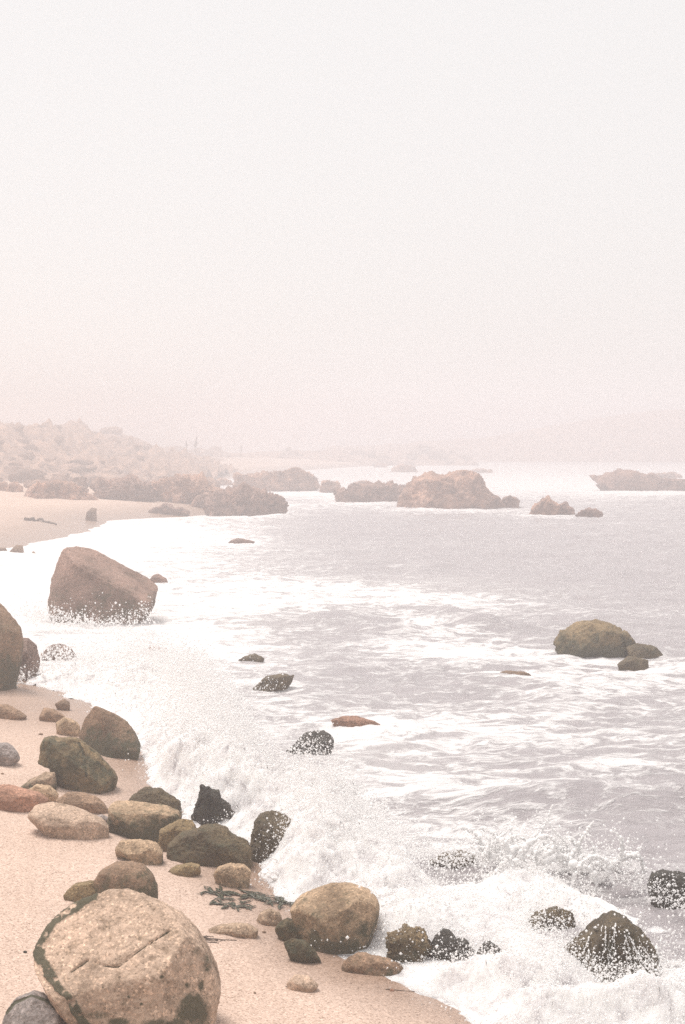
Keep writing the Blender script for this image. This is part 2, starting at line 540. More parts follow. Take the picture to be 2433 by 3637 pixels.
# breakers further out
foam += 0.20 * sstep(1625, 1665, Vv) * sstep(1790, 1725, Vv) - 0.15 * sstep(1650, 1620, Vv)
blob(900, 1800, 420, 22, 0.25); blob(1900, 1720, 420, 35, 0.22); blob(1150, 1650, 420, 14, 0.30); blob(1150, 1760, 320, 16, 0.25)
for (u, v, su) in ((1620, 1812, 240), (1960, 1832, 130), (1300, 1786, 130), (880, 1836, 150), (2330, 1748, 200), (2150, 2352, 200), (1100, 2680, 110), (970, 2440, 90), (1260, 2580, 110), (1800, 2410, 130), (860, 1930, 70), (1060, 1748, 110)):
    blob(u, v, su, 12, 0.38)
foam += 0.30 * sstep(-1.2, 0.0, shore_d(x, y))
sea_me = mesh_np('sea', np.stack([x, y, sea_h], 1), grid_faces(nr, nc))
attr(sea_me, 'foam', np.clip(foam, 0, 1.4)); attr(sea_me, 'veil', np.clip(veil, 0, 1))
sea = link('sea', sea_me, M_SEA)
tag(sea, kind='structure')

# ------------------------------------------------------------------ rocks
TINT = {
    'tan': (0.43, 0.315, 0.215), 'pale': (0.49, 0.370, 0.290), 'brown': (0.27, 0.182, 0.125), 'mauve': (0.29, 0.195, 0.162),
    'dark': (0.135, 0.102, 0.055), 'olive': (0.24, 0.178, 0.098), 'red': (0.40, 0.225, 0.16), 'sandy': (0.36, 0.27, 0.20), 'black': (0.055, 0.052, 0.044),
    'far': (0.45, 0.275, 0.205), 'fardark': (0.32, 0.20, 0.16), 'grey': (0.28, 0.25, 0.245),
}
def outline_R(poly, K=720, smooth=3):
    P = np.array(poly, float)
    lo, hi = P.min(0), P.max(0)
    c = (lo + hi) / 2
    # centre of area is safer than the box centre for lopsided outlines
    x0, y0 = P[:, 0], P[:, 1]
    x1, y1 = np.roll(x0, -1), np.roll(y0, -1)
    cr = x0 * y1 - x1 * y0
    A = cr.sum() / 2
    c = np.array([((x0 + x1) * cr).sum() / (6 * A), ((y0 + y1) * cr).sum() / (6 * A)])
    hw, hh = (hi - lo) / 2
    Q = (P - c) / np.array([hw, hh])
    Q[:, 1] *= -1
    th = np.linspace(-math.pi, math.pi, K, endpoint=False)
    Rr = np.full(K, 0.2)
    d = np.stack([np.cos(th), np.sin(th)], 1)
    for a, b_ in zip(Q, np.roll(Q, -1, 0)):
        e = b_ - a
        den = d[:, 0] * e[1] - d[:, 1] * e[0]
        den = np.where(np.abs(den) < 1e-9, 1e-9, den)
        t = (a[0] * e[1] - a[1] * e[0]) / den
        s = (a[0] * d[:, 1] - a[1] * d[:, 0]) / den
        ok = (t > 0) & (s >= -1e-6) & (s <= 1 + 1e-6)
        Rr = np.where(ok, np.maximum(Rr, t), Rr)
    k = max(1, int(smooth))
    ker = np.hanning(2 * k + 3); ker /= ker.sum()
    ext = np.concatenate([Rr[-2 * k - 3:], Rr, Rr[:2 * k + 3]])
    Rr = np.convolve(ext, ker, 'same')[2 * k + 3:-(2 * k + 3)]
    return c, hw, hh, Rr
ROCKS = {}
FOOT = []
def rock(name, label, poly, tint='tan', style='round', depth=0.8, base=None, level=None, seed=1, stain=0.0, stain_low=0.0, wet=0.0,
         planes=(), group=None, cat='rock', noise=None, cuts=None, box=0.82, post=None, bed_on=True, push=0.9, under=2.1, far=False, key=None, lift=0.0):
    P = np.array(poly, float)
    bu, bv = base if base else ((P[:, 0].min() + P[:, 0].max()) / 2, P[:, 1].max())
    hit = ground_hit(bu, bv)
    if level is None:
        s = max(np.ptp(P[:, 0]), np.ptp(P[:, 1]))
        level = 7 if s > 430 else 6 if s > 110 else 5
    c, hw, hh, Rr = outline_R(poly, smooth={'round': 7, 'angular': 3, 'crag': 2}[style])
    Yb = hit[1]
    mpp = Yb / FOC
    T = depth * math.sqrt(hw * hh) * mpp
    Yc = Yb + push * T
    mpp = Yc / FOC
    V, F = ico(level)
    V = V.copy()
    r = np.hypot(V[:, 0], V[:, 2])
    th = np.arctan2(V[:, 2], V[:, 0])
    K = len(Rr)
    fi = (th + math.pi) / (2 * math.pi) * K
    i0 = np.floor(fi).astype(int)
    fr = fi - i0
    Rv = Rr[i0 % K] * (1 - fr) + Rr[(i0 + 1) % K] * fr
    rp = r ** box
    X = Rv * rp * np.cos(th)
    Z = Rv * rp * np.sin(th)
    Y = np.sign(V[:, 1]) * np.abs(V[:, 1]) ** box
    # carry the lower half of every column down into the ground
    Pn = (P - c) / np.array([hw, hh]); Pn[:, 1] *= -1
    xg = np.linspace(Pn[:, 0].min(), Pn[:, 0].max(), 61)[1:-1]
    tops, lows = [], []
    for xv in xg:
        zs = []
        for a_, b_ in zip(Pn, np.roll(Pn, -1, 0)):
            if (a_[0] - xv) * (b_[0] - xv) <= 0 and a_[0] != b_[0]:
                zs.append(a_[1] + (b_[1] - a_[1]) * (xv - a_[0]) / (b_[0] - a_[0]))
        tops.append(max(zs)); lows.append(min(zs))
    zm = np.interp(X, xg, np.convolve(np.pad((np.array(tops) + np.array(lows)) / 2, 5, 'edge'), np.ones(11) / 11, 'valid'))
    Z = np.where(Z < zm, zm + (Z - zm) * under, Z)
    Q = np.stack([X, Y, Z], 1)
    rs = np.random.default_rng(seed * 101 + 5)
    nc_ = cuts if cuts is not None else {'round': 13, 'angular': 15, 'crag': 16}[style]
    # flat faces: push whatever stands beyond a plane back on to it; the outline itself is left alone
    pl = [(np.array(p[:3], float), p[3]) for p in planes]
    for _ in range(nc_):
        d = rs.normal(size=3)
        d[1] = -abs(d[1]) - 0.5 if rs.random() < 0.75 else abs(d[1]) + 0.3
        d[2] *= 0.8
        d /= np.linalg.norm(d)
        sup = np.quantile(Q @ d, 0.995)
        pl.append((d, sup * rs.uniform(*((0.72, 0.93) if style == 'round' else (0.70, 0.93)))))
    for d, o in pl:
        d = d / np.linalg.norm(d)
        ex = Q @ d - o
        soft = 0.016 if style == 'round' else 0.012
        e2 = np.where(ex > 0, ex - soft * (1 - np.exp(-ex / soft)), 0)
        Q = Q - 0.93 * e2[:, None] * d
    S = np.array([hw * mpp, T, hh * mpp])
    W = Q * S
    sz = float((S[0] * S[1] * S[2]) ** (1 / 3))
    nr_ = W / np.array([S[0] ** 2, S[1] ** 2, S[2] ** 2])
    nr_ /= np.linalg.norm(nr_, axis=1)[:, None] + 1e-9
    amp = noise if noise is not None else {'round': 0.11, 'angular': 0.12, 'crag': 0.30}[style]
    q = W / sz
    d1 = fbm(q * 1.6 + seed * 7.1, 3, seed) * amp
    d2 = fbm(q * 5.5 + seed * 3.3, 4, seed + 9, ridged=True) * amp * (0.42 if style != 'crag' else 0.5)
    d3 = fbm(q * 19, 3, seed + 19) * amp * 0.22
    if style == 'crag':
        # jointed blocks: stepped cells
        cell = perlin(np.floor(q * 2.6 + 0.35 * fbm(q * 2, 2, seed + 3)[:, None]) * 0.731 + 0.37, seed + 4)
        d2 = d2 + cell * amp * 0.8
    W = W + nr_ * ((d1 + d2 + d3) * sz)[:, None]
    org = at(c[0], c[1], Yc)
    Wd = W + org
    st = np.zeros(len(W)); we = np.full(len(W), float(wet))
    if stain > 0:
        st = np.clip(stain + 0.55 * fbm(q * 2.2 + 11, 4, seed + 23), 0, 1)
    gz = max(0.0, hit[2])
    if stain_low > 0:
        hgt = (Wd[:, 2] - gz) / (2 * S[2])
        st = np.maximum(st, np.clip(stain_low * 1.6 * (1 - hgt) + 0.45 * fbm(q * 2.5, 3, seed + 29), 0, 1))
    if post:
        Wd, st, we = post(Wd, st, we, W, sz)
    # origin at the foot of the rock
    FOOT.append((org[0], org[1], S[0], S[1], hit[2]))
    foot = np.array([org[0], org[1], Wd[:, 2].min()])
    me = mesh_np(name, Wd - foot, F)
    attr(me, 'stain', st); attr(me, 'wet', we)
    o = link(name, me, M_FAR if far else M_ROCK, loc=foot)
    t = TINT[tint]
    j = rs.uniform(0.92, 1.08)
    o.color = (t[0] * j, t[1] * j, t[2] * j, 1)
    tag(o, label, cat, group)
    if key: ROCKS[key] = Wd
    return o

# --- the big boulder at the lower left, with its crack, dark rim and algae
CRACK1 = [(255, 3452), (275, 3437), (294, 3424), (311, 3411)]
CRACK2 = [(340, 3418), (372, 3430), (418, 3434), (450, 3412), (485, 3383), (525, 3355), (561, 3332), (602, 3306)]
RIM = [(330, 3188), (306, 3204), (240, 3240), (190, 3275), (160, 3312), (148, 3345), (140, 3385), (158, 3425), (190, 3470), (212, 3508), (262, 3560), (296, 3622), (330, 3660)]
def big_post(W, st, we, L, sz):
    u, v = pic(W)
    front = L[:, 1] < 0.35 * sz
    d1 = np.minimum(line_dist(u, v, CRACK1), line_dist(u, v, CRACK2) * 1.25)
    wob = 5 * fbm(L * 14, 4, 3)
    g = np.exp(-((d1 + wob) / 4.5) ** 2) * front
    W = W.copy()
    W[:, 1] += g * 0.016
    W[:, 2] -= g * 0.012
    # ledge: the upper sheet stands a little proud of the lower face
    up = sstep(-6, 6, 3500 - v - 0.42 * (u - 250)) 
    st = np.maximum(st, 0.80 * np.exp(-((d1 + wob) / 3.6) ** 4) * front)
    dr = line_dist(u, v, RIM) + 26 * fbm(L * 7, 5, 5, gain=0.65)
    rim = sstep(23, 11, dr) * sstep(-0.35, 0.0, fbm(L * 16, 4, 15))
    crust = rim * (0.5 + 0.5 * fbm(L * 40, 3, 6))
    nrm = L / (np.linalg.norm(L, axis=1)[:, None] + 1e-9)
    W = W + nrm * (crust * 0.022)[:, None]
    st = np.maximum(st, rim)
    for (a, b_, su, sv, k) in ((690, 3590, 70, 70, 0.95), (600, 3640, 130, 26, 0.75), (735, 3425, 26, 46, 0.62), (700, 3380, 30, 26, 0.5), (712, 3500, 14, 30, 0.8), (665, 3500, 12, 14, 0.8), (575, 3470, 12, 10, 0.9), (457, 3540, 7, 8, 1), (502, 3566, 7, 6, 1), (205, 3386, 5, 5, 1), (366, 3506, 5, 5, 1), (340, 3605, 60, 22, 0.6), (430, 3630, 60, 18, 0.7)):
        st = np.maximum(st, k * np.exp(-(((u - a) / su) ** 2 + ((v - b_) / sv) ** 2) ** 1.5))
    # small pits and standing pebbles in the face
    W = W + nrm * (0.010 * np.maximum(0, fbm(L * 55, 2, 77) - 0.25))[:, None] * 2
    return W, st, we
rock('boulder', 'huge pinkish tan boulder with a crack and dark crusty rim, in the near sand',
     [(128, 3378), (148, 3326), (168, 3291), (240, 3235), (306, 3204), (367, 3178), (434, 3176), (490, 3199), (561, 3230), (648, 3270), (704, 3326), (740, 3383), (765, 3454), (781, 3536), (765, 3610), (735, 3680), (660, 3770), (520, 3810), (400, 3770), (330, 3690), (260, 3546), (204, 3495), (179, 3459), (148, 3408)],
     'pale', 'round', 1.0, base=(450, 3760), under=1.35, seed=2, planes=((-0.10, -0.62, 0.78, 0.52), (0.05, -0.96, 0.22, 0.66), (0.75, -0.62, 0.2, 0.70)), noise=0.0450, cuts=2, post=big_post, key='A', cat='boulder')
def arc_post(W, st, we, L, sz):
    u, v = pic(W)
    d = line_dist(u, v, [(22, 3600), (52, 3562), (110, 3538), (160, 3552), (205, 3590)]) + 4 * fbm(L * 12, 3, 9)
    st = np.maximum(st, np.exp(-(d / 6) ** 4))
    W = W.copy(); W[:, 1] += 0.015 * np.exp(-(d / 5) ** 2)
    return W, st, we
rock('boulder', 'rounded grey boulder with a dark arc line, cut off by the bottom left corner',
     [(8, 3640), (20, 3587), (51, 3551), (112, 3528), (168, 3541), (214, 3577), (236, 3640), (225, 3720), (120, 3750), (20, 3720)], 'grey', 'round', 1.0, base=(120, 3710), seed=3, noise=0.060, post=arc_post, cat='boulder')
rock('boulder', 'round dark brown boulder right behind the huge cracked boulder',
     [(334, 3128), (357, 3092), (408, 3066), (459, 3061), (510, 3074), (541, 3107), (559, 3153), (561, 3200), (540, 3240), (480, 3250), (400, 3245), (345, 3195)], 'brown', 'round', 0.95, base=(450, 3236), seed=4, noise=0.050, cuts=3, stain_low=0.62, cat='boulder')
rock('rock', 'low greenish rock nearly buried in sand, left of the round dark boulder',
     [(224, 3172), (265, 3140), (326, 3130), (370, 3150), (360, 3200), (275, 3212), (240, 3196)], 'olive', 'round', 0.9, seed=5)
rock('rock', 'short flat-topped tan rock like a loaf, on sand in front of the dark cluster',
     [(410, 3011), (426, 2987), (493, 2985), (556, 2997), (577, 3025), (578, 3066), (560, 3072), (508, 3058), (446, 3040), (412, 3028)], 'tan', 'round', 0.9, seed=6, cuts=6, stain_low=0.35)
rock('rock', 'small brown rock half sunk in sand below the dark rock cluster',
     [(594, 3099), (618, 3078), (675, 3066), (709, 3073), (714, 3095), (675, 3114), (618, 3112)], 'olive', 'round', 0.9, seed=7)
rock('rock', 'light knobbly rock wedged between the barrel rock and the dark cluster',
     [(560, 3000), (572, 2950), (610, 2925), (646, 2901), (672, 2905), (692, 2932), (715, 3000), (700, 3050), (640, 3055), (575, 3035)], 'olive', 'round', 0.8, base=(640, 3045), seed=8)
rock('boulder', 'large dark wet boulder at the middle of the shore rock cluster',
     [(600, 3000), (640, 2965), (694, 2949), (713, 2937), (766, 2935), (804, 2949), (838, 2973), (881, 2997), (893, 3020), (890, 3075), (828, 3085), (756, 3100), (713, 3090), (627, 3062), (600, 3030)], 'dark', 'round', 0.9, base=(750, 3088), seed=9, noise=0.13, cuts=9, wet=0.25, stain=0.36, cat='boulder')
rock('rock', 'rounded dark lobe of rock leaning on the front right of the dark boulder',
     [(772, 3035), (785, 2999), (828, 2986), (867, 2991), (890, 3016), (896, 3080), (850, 3092), (790, 3085)], 'dark', 'round', 0.8, base=(830, 3092), seed=10, wet=0.3, stain=0.3)
rock('rock', 'tan rock with dark wet right side at the splash edge below the cluster',
     [(757, 3110), (771, 3083), (819, 3066), (867, 3073), (892, 3097), (880, 3145), (828, 3160), (780, 3150)], 'tan', 'round', 0.85, seed=11, wet=0.2, stain_low=0.35)
rock('boulder', 'long barrel-shaped boulder with light top and dark front beside the splash',
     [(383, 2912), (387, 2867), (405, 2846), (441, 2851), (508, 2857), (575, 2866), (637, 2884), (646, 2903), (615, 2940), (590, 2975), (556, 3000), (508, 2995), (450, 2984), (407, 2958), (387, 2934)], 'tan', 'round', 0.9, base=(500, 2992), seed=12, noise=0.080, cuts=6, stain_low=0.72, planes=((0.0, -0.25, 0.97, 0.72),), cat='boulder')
rock('boulder', 'dark green flat-topped boulder behind the barrel-shaped boulder',
     [(455, 2852), (493, 2805), (517, 2796), (570, 2807), (599, 2829), (637, 2848), (645, 2890), (590, 2915), (500, 2910), (455, 2890)], 'dark', 'angular', 0.85, base=(545, 2905), seed=13, noise=0.16, wet=0.4, stain=0.3, cat='boulder')
rock('rock', 'pointed black spire of wet rock standing in the white splash',
     [(712, 2800), (722, 2778), (745, 2778), (752, 2806), (776, 2812), (784, 2836), (814, 2863), (826, 2886), (845, 2903), (835, 2945), (780, 2960), (694, 2945), (683, 2903), (700, 2863), (708, 2824)], 'black', 'crag', 0.7, base=(760, 2950), seed=14, wet=0.5, stain=0.3, noise=0.17, box=0.9)
rock('boulder', 'upright dark blocky boulder at the right end of the shore cluster, splash on it',
     [(893, 2987), (908, 2925), (924, 2899), (962, 2888), (1010, 2894), (1036, 2915), (1050, 2953), (1044, 3000), (1020, 3040), (960, 3078), (900, 3078), (890, 3030)], 'dark', 'crag', 0.9, base=(960, 3072), seed=15, wet=0.5, stain=0.3, noise=0.13, box=0.72, cuts=8, cat='boulder')
rock('boulder', 'long pale grey boulder with smooth sloping top lying on the left sand',
     [(97, 2894), (124, 2864), (153, 2851), (223, 2856), (277, 2876), (328, 2899), (360, 2911), (387, 2938), (385, 2964), (351, 2980), (287, 2984), (242, 2986), (191, 2942), (137, 2912)], 'pale', 'round', 0.75, seed=16, cuts=5, noise=0.070, planes=((0.12, -0.35, 0.93, 0.55),), stain_low=0.2, cat='boulder')
rock('boulder', 'brown low boulder with a seam behind the long pale grey boulder',
     [(200, 2840), (239, 2818), (300, 2822), (335, 2832), (367, 2855), (385, 2880), (381, 2902), (328, 2908), (260, 2900), (205, 2870)], 'brown', 'round', 0.9, base=(310, 2895), seed=17, cat='boulder')
rock('rock', 'small grey rock squeezed between the pale boulder and the barrel boulder',
     [(336, 2900), (360, 2892), (385, 2906), (395, 2940), (370, 2950), (340, 2930)], 'grey', 'round', 0.9, base=(370, 2945), seed=18)
def vein_post(W, st, we, L, sz):
    u, v = pic(W)
    for pts, wd in (([(205, 2628), (271, 2623), (300, 2655), (350, 2695), (386, 2728)], 7), ([(280, 2640), (300, 2690), (306, 2760)], 4)):
        d = line_dist(u, v, pts) + 3 * fbm(L * 10, 3, 9)
        k = np.exp(-(d / wd) ** 4)
        st = st * (1 - 0.8 * k) if wd > 5 else np.maximum(st, k)
        W = W.copy(); W[:, 1] += (0.02 if wd < 5 else -0.012) * k
    return W, st, we
rock('boulder', 'large dark green overhanging boulder with a light edge stripe, left of the surf',
     [(138, 2704), (146, 2648), (159, 2625), (179, 2617), (207, 2625), (271, 2620), (293, 2634), (351, 2685), (386, 2723), (412, 2766), (404, 2792), (340, 2825), (306, 2835), (225, 2835), (191, 2808), (164, 2780), (168, 2750), (188, 2738), (180, 2708)], 'olive', 'angular', 0.8, base=(290, 2826), seed=19, under=1.25, stain=0.58, wet=0.15, cuts=9, post=vein_post, planes=((0.62, -0.5, 0.6, 0.55),), cat='boulder')
rock('rock', 'sandy dark rock lying against the left foot of the overhanging green boulder',
     [(70, 2795), (105, 2772), (159, 2744), (195, 2745), (200, 2790), (150, 2812), (96, 2812)], 'sandy', 'round', 0.9, seed=20, stain_low=0.5)
rock('rock', 'flat reddish slab of rock at the left edge of the sand',
     [(-40, 2795), (26, 2789), (89, 2806), (137, 2819), (172, 2842), (130, 2872), (89, 2880), (-40, 2890)], 'red', 'angular', 0.9, seed=21, noise=0.08)
rock('rock', 'small tan rock between the reddish slab and the green boulder',
     [(96, 2808), (128, 2786), (179, 2794), (206, 2823), (198, 2852), (150, 2850)], 'tan', 'round', 0.9, seed=22)
rock('rock', 'grey half-buried rock at the left edge above the reddish slab',
     [(-50, 2640), (26, 2640), (57, 2668), (72, 2694), (32, 2722), (-50, 2724)], 'grey', 'round', 0.9, seed=23)
rock('boulder', 'pyramid-shaped brown boulder with a sharp peak, wet with splash drops',
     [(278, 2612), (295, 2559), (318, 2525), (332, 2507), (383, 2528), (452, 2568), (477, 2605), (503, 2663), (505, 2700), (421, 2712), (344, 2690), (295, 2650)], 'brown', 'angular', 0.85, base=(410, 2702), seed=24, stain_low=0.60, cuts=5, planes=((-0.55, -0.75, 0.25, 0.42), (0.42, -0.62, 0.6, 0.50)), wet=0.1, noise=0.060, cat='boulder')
rock('rock', 'small light round rock against the left side of the pyramid boulder',
     [(199, 2565), (230, 2547), (264, 2558), (286, 2580), (290, 2615), (235, 2617), (203, 2590)], 'tan', 'round', 0.9, seed=25)
rock('rock', 'small brown rock with flat top, left of the light round rock near the surf',
     [(140, 2545), (153, 2514), (191, 2520), (232, 2546), (225, 2568), (150, 2562)], 'brown', 'angular', 0.9, seed=26)
rock('rock', 'long low brown rock at the left edge below the tall left boulder',
     [(-40, 2540), (-30, 2503), (23, 2505), (65, 2524), (95, 2545), (46, 2556)], 'brown', 'round', 0.9, seed=27)
rock('rock', 'small wet brown stone on the damp sand beside the white surf',
     [(195, 2500), (226, 2482), (251, 2498), (252, 2525), (215, 2522)], 'brown', 'round', 0.9, seed=28, wet=0.5)
rock('boulder', 'tall brown boulder cut off by the left edge of the picture',
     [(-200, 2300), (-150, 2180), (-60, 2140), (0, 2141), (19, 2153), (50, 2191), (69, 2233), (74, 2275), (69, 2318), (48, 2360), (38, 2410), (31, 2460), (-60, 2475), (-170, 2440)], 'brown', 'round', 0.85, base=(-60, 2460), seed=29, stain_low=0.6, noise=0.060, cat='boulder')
rock('rock', 'wet brown rock at the foot of the tall left boulder, foam washing over it',
     [(40, 2330), (73, 2266), (98, 2268), (128, 2296), (138, 2345), (110, 2410), (45, 2420)], 'mauve', 'round', 0.9, seed=30, wet=0.6)
rock('rock', 'thin ridge of wet brown rock in the foam below the big lone boulder',
     [(140, 2318), (165, 2297), (214, 2282), (250, 2302), (272, 2332), (240, 2345), (170, 2345)], 'mauve', 'crag', 0.8, seed=31, wet=0.5, noise=0.08)
rock('boulder', 'big lone angular brown boulder standing in white water',
     [(171, 2145), (182, 2060), (208, 1992), (231, 1946), (260, 1937), (287, 1934), (326, 1942), (419, 1989), (497, 2024), (536, 2052), (557, 2091), (549, 2137), (514, 2190), (466, 2230), (372, 2240), (225, 2235), (184, 2180)], 'mauve', 'angular', 0.85, base=(350, 2222), seed=32, under=1.2, cuts=4, noise=0.060, box=0.7,
     planes=((-0.12, -0.99, 0.02, 0.50), (0.5, -0.25, 0.8, 0.46), (-0.75, -0.6, 0.2, 0.72)), stain_low=0.35, wet=0.05, cat='boulder')
rock('rock', 'small dark rock peeping out right behind the big lone boulder',
     [(530, 2060), (545, 2042), (562, 2039), (592, 2055), (596, 2070), (545, 2074)], 'fardark', 'round', 0.9, seed=33, wet=0.5)
rock('rock', 'brown rock in foam left of the big lone boulder, largest of three small ones',
     [(25, 1968), (58, 1936), (80, 1938), (84, 1968)], 'brown', 'angular', 0.9, seed=34, wet=0.3)
rock('rock', 'tiny pointed rock in foam close to the left side of the big lone boulder',
     [(106, 1974), (118, 1957), (138, 1976)], 'brown', 'angular', 0.9, seed=35, wet=0.3)
rock('rock', 'low brown rock in foam at the left picture edge above the tall left boulder',
     [(-30, 1960), (-10, 1945), (20, 1945), (30, 1966)], 'brown', 'angular', 0.9, seed=36, wet=0.3)
# --- rocks awash in the bay
rock('rock', 'tiny flat dark rock awash in streaky water right of the lone boulder',
     [(812, 1926), (840, 1911), (868, 1915), (905, 1924), (895, 1934), (820, 1934)], 'fardark', 'crag', 0.9, seed=40, wet=0.6, noise=0.12)
rock('rock', 'reddish rock just breaking the foam below the lone boulder',
     [(490, 2320), (535, 2296), (592, 2302), (594, 2330), (510, 2334)], 'red', 'round', 0.9, seed=41, wet=0.4)
rock('rock', 'small dark rock in spray, upper one of two right of the surf',
     [(835, 2350), (870, 2332), (905, 2321), (938, 2340), (930, 2356)], 'dark', 'crag', 0.9, seed=42, wet=0.6, noise=0.12)
rock('rock', 'long dark wet rock in spray, lower one of two right of the surf',
     [(895, 2446), (945, 2404), (1000, 2394), (1046, 2400), (1020, 2430), (930, 2452)], 'dark', 'crag', 0.8, seed=43, wet=0.6, noise=0.10)
rock('rock', 'black rugged rock breaking the water in the middle of the bay',
     [(1010, 2672), (1050, 2640), (1080, 2604), (1150, 2596), (1188, 2620), (1175, 2660), (1100, 2690), (1030, 2686)], 'black', 'crag', 0.8, seed=44, wet=0.6, noise=0.09)
rock('rock', 'low reddish brown rock awash above the black rugged rock',
     [(1175, 2560), (1210, 2545), (1255, 2543), (1330, 2562), (1364, 2580), (1300, 2592), (1200, 2585)], 'red', 'crag', 0.7, seed=45, wet=0.6, noise=0.08)
rock('rock', 'brown rock barely awash in foam left of the mossy rock',
     [(1735, 2402), (1800, 2382), (1872, 2389), (1900, 2412), (1850, 2424), (1760, 2418)], 'brown', 'crag', 0.7, seed=46, wet=0.6, noise=0.08)
rock('rock', 'tiny dark greenish rock awash left of the brown awash rock',
     [(1615, 2424), (1655, 2408), (1684, 2414), (1675, 2430)], 'dark', 'round', 0.9, seed=47, wet=0.6)
rock('boulder', 'mossy brown domed rock standing alone in the water at the right',
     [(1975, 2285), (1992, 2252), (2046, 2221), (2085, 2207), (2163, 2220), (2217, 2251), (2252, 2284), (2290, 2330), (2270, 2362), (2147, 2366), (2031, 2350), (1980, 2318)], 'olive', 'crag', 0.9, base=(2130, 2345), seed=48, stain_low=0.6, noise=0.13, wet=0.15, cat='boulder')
rock('rock', 'dark green shoulder of rock at the right of the mossy domed rock',
     [(2225, 2300), (2260, 2284), (2333, 2299), (2358, 2325), (2340, 2360), (2240, 2366)], 'dark', 'crag', 0.8, base=(2290, 2348), seed=49, stain=0.4, wet=0.4, noise=0.08)
rock('rock', 'small crusty dark rock in front of the mossy domed rock',
     [(2192, 2362), (2232, 2330), (2302, 2345), (2300, 2385), (2256, 2392), (2205, 2385)], 'dark', 'crag', 0.8, seed=50, stain=0.3, wet=0.4, noise=0.10)
# --- low right: rocks under the surf
def stripe_post(W, st, we, L, sz):
    u, v = pic(W)
    a = np.arctan2(u - 2190, v - 3230)
    st = np.maximum(st, np.clip(0.45 + 1.1 * fbm(np.stack([a * 9, v * 0.004, 0 * a], 1), 4, 4), 0, 1) * 0.8)
    d = line_dist(u, v, [(2020, 3405), (2060, 3350), (2110, 3310), (2170, 3290)])
    st = st * (1 - np.exp(-((d - 20) / 14) ** 2))
    return W, st, we
rock('boulder', 'domed dark rock with water streaming down it in the low right surf',
     [(1995, 3420), (2012, 3390), (2053, 3346), (2113, 3292), (2155, 3258), (2195, 3256), (2238, 3274), (2280, 3312), (2315, 3359), (2335, 3419), (2328, 3480), (2230, 3560), (2095, 3545), (2020, 3480)], 'dark', 'crag', 0.95, base=(2170, 3530), seed=51, wet=0.75, noise=0.10, cuts=4, stain=0.35, post=stripe_post, cat='boulder', key='AA')
rock('boulder', 'black wet boulder cut off by the right edge above the streaming rock',
     [(2300, 3150), (2315, 3107), (2357, 3092), (2410, 3100), (2480, 3118), (2560, 3180), (2560, 3270), (2440, 3275), (2387, 3245), (2330, 3205)], 'black', 'round', 0.9, base=(2430, 3255), seed=52, wet=0.6, stain=0.2, cat='boulder')
rock('rock', 'tan rock veiled by foam, left one of three right of the rounded tan boulder',
     [(1368, 3405), (1388, 3330), (1440, 3294), (1492, 3308), (1532, 3370), (1510, 3425), (1400, 3430)], 'olive', 'crag', 0.9, seed=53, wet=0.5, stain_low=0.5)
rock('rock', 'black rock veiled by foam, middle one of three right of the rounded tan boulder',
     [(1525, 3370), (1545, 3330), (1575, 3304), (1605, 3312), (1625, 3345), (1655, 3340), (1690, 3395), (1610, 3430), (1540, 3415)], 'black', 'crag', 0.9, seed=54, wet=0.6, noise=0.10)
rock('rock', 'black rock veiled by foam, right one of three right of the rounded tan boulder',
     [(1695, 3390), (1728, 3342), (1780, 3356), (1796, 3420), (1760, 3462), (1710, 3450)], 'black', 'crag', 0.9, seed=55, wet=0.6, noise=0.10)
rock('rock', 'low dark rock showing through the foam above the three veiled rocks',
     [(1525, 3062), (1570, 3034), (1640, 3022), (1700, 3040), (1690, 3075), (1580, 3085)], 'dark', 'crag', 0.8, seed=56, wet=0.6, noise=0.10)
rock('rock', 'dark broken rock in the foam just left of the streaming rock',
     [(1860, 3300), (1900, 3245), (1980, 3225), (2040, 3250), (2045, 3300), (1950, 3330)], 'dark', 'crag', 0.8, seed=57, wet=0.6, noise=0.10)
rock('boulder', 'rounded tan boulder at the surf edge with drops splashing on its right side',
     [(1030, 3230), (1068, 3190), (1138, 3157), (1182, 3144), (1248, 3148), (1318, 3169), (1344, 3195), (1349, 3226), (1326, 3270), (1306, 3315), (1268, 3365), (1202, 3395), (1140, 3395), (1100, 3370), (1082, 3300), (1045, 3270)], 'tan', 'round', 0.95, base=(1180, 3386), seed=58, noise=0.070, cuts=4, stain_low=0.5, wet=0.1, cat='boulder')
rock('rock', 'small rock tip peeping over the top of the rounded tan boulder',
     [(1140, 3155), (1163, 3128), (1198, 3122), (1228, 3138), (1240, 3175), (1150, 3180)], 'olive', 'round', 0.9, base=(1190, 3200), seed=59)
rock('rock', 'dark weedy rock against the left side of the rounded tan boulder',
     [(978, 3297), (1002, 3257), (1042, 3270), (1070, 3305), (1085, 3345), (1040, 3350), (1000, 3330)], 'dark', 'round', 0.8, seed=60, stain=0.5, noise=0.12, wet=0.3)
rock('rock', 'low dark weedy toe of rock running on to the sand below the weedy rock',
     [(1005, 3345), (1040, 3330), (1085, 3345), (1118, 3378), (1140, 3412), (1128, 3424), (1085, 3418), (1035, 3385)], 'dark', 'round', 0.6, seed=65, stain=0.6, noise=0.14, wet=0.3)
rock('rock', 'small pinkish rock in the sand left of the dark weedy rock',
     [(908, 3274), (924, 3243), (962, 3226), (993, 3240), (1008, 3280), (960, 3290)], 'sandy', 'round', 0.9, seed=61)
rock('rock', 'long flat sand-coloured rock near the washed-up sticks',
     [(738, 3302), (780, 3288), (815, 3283), (877, 3280), (918, 3303), (912, 3332), (776, 3330)], 'sandy', 'round', 0.8, seed=62, noise=0.08)
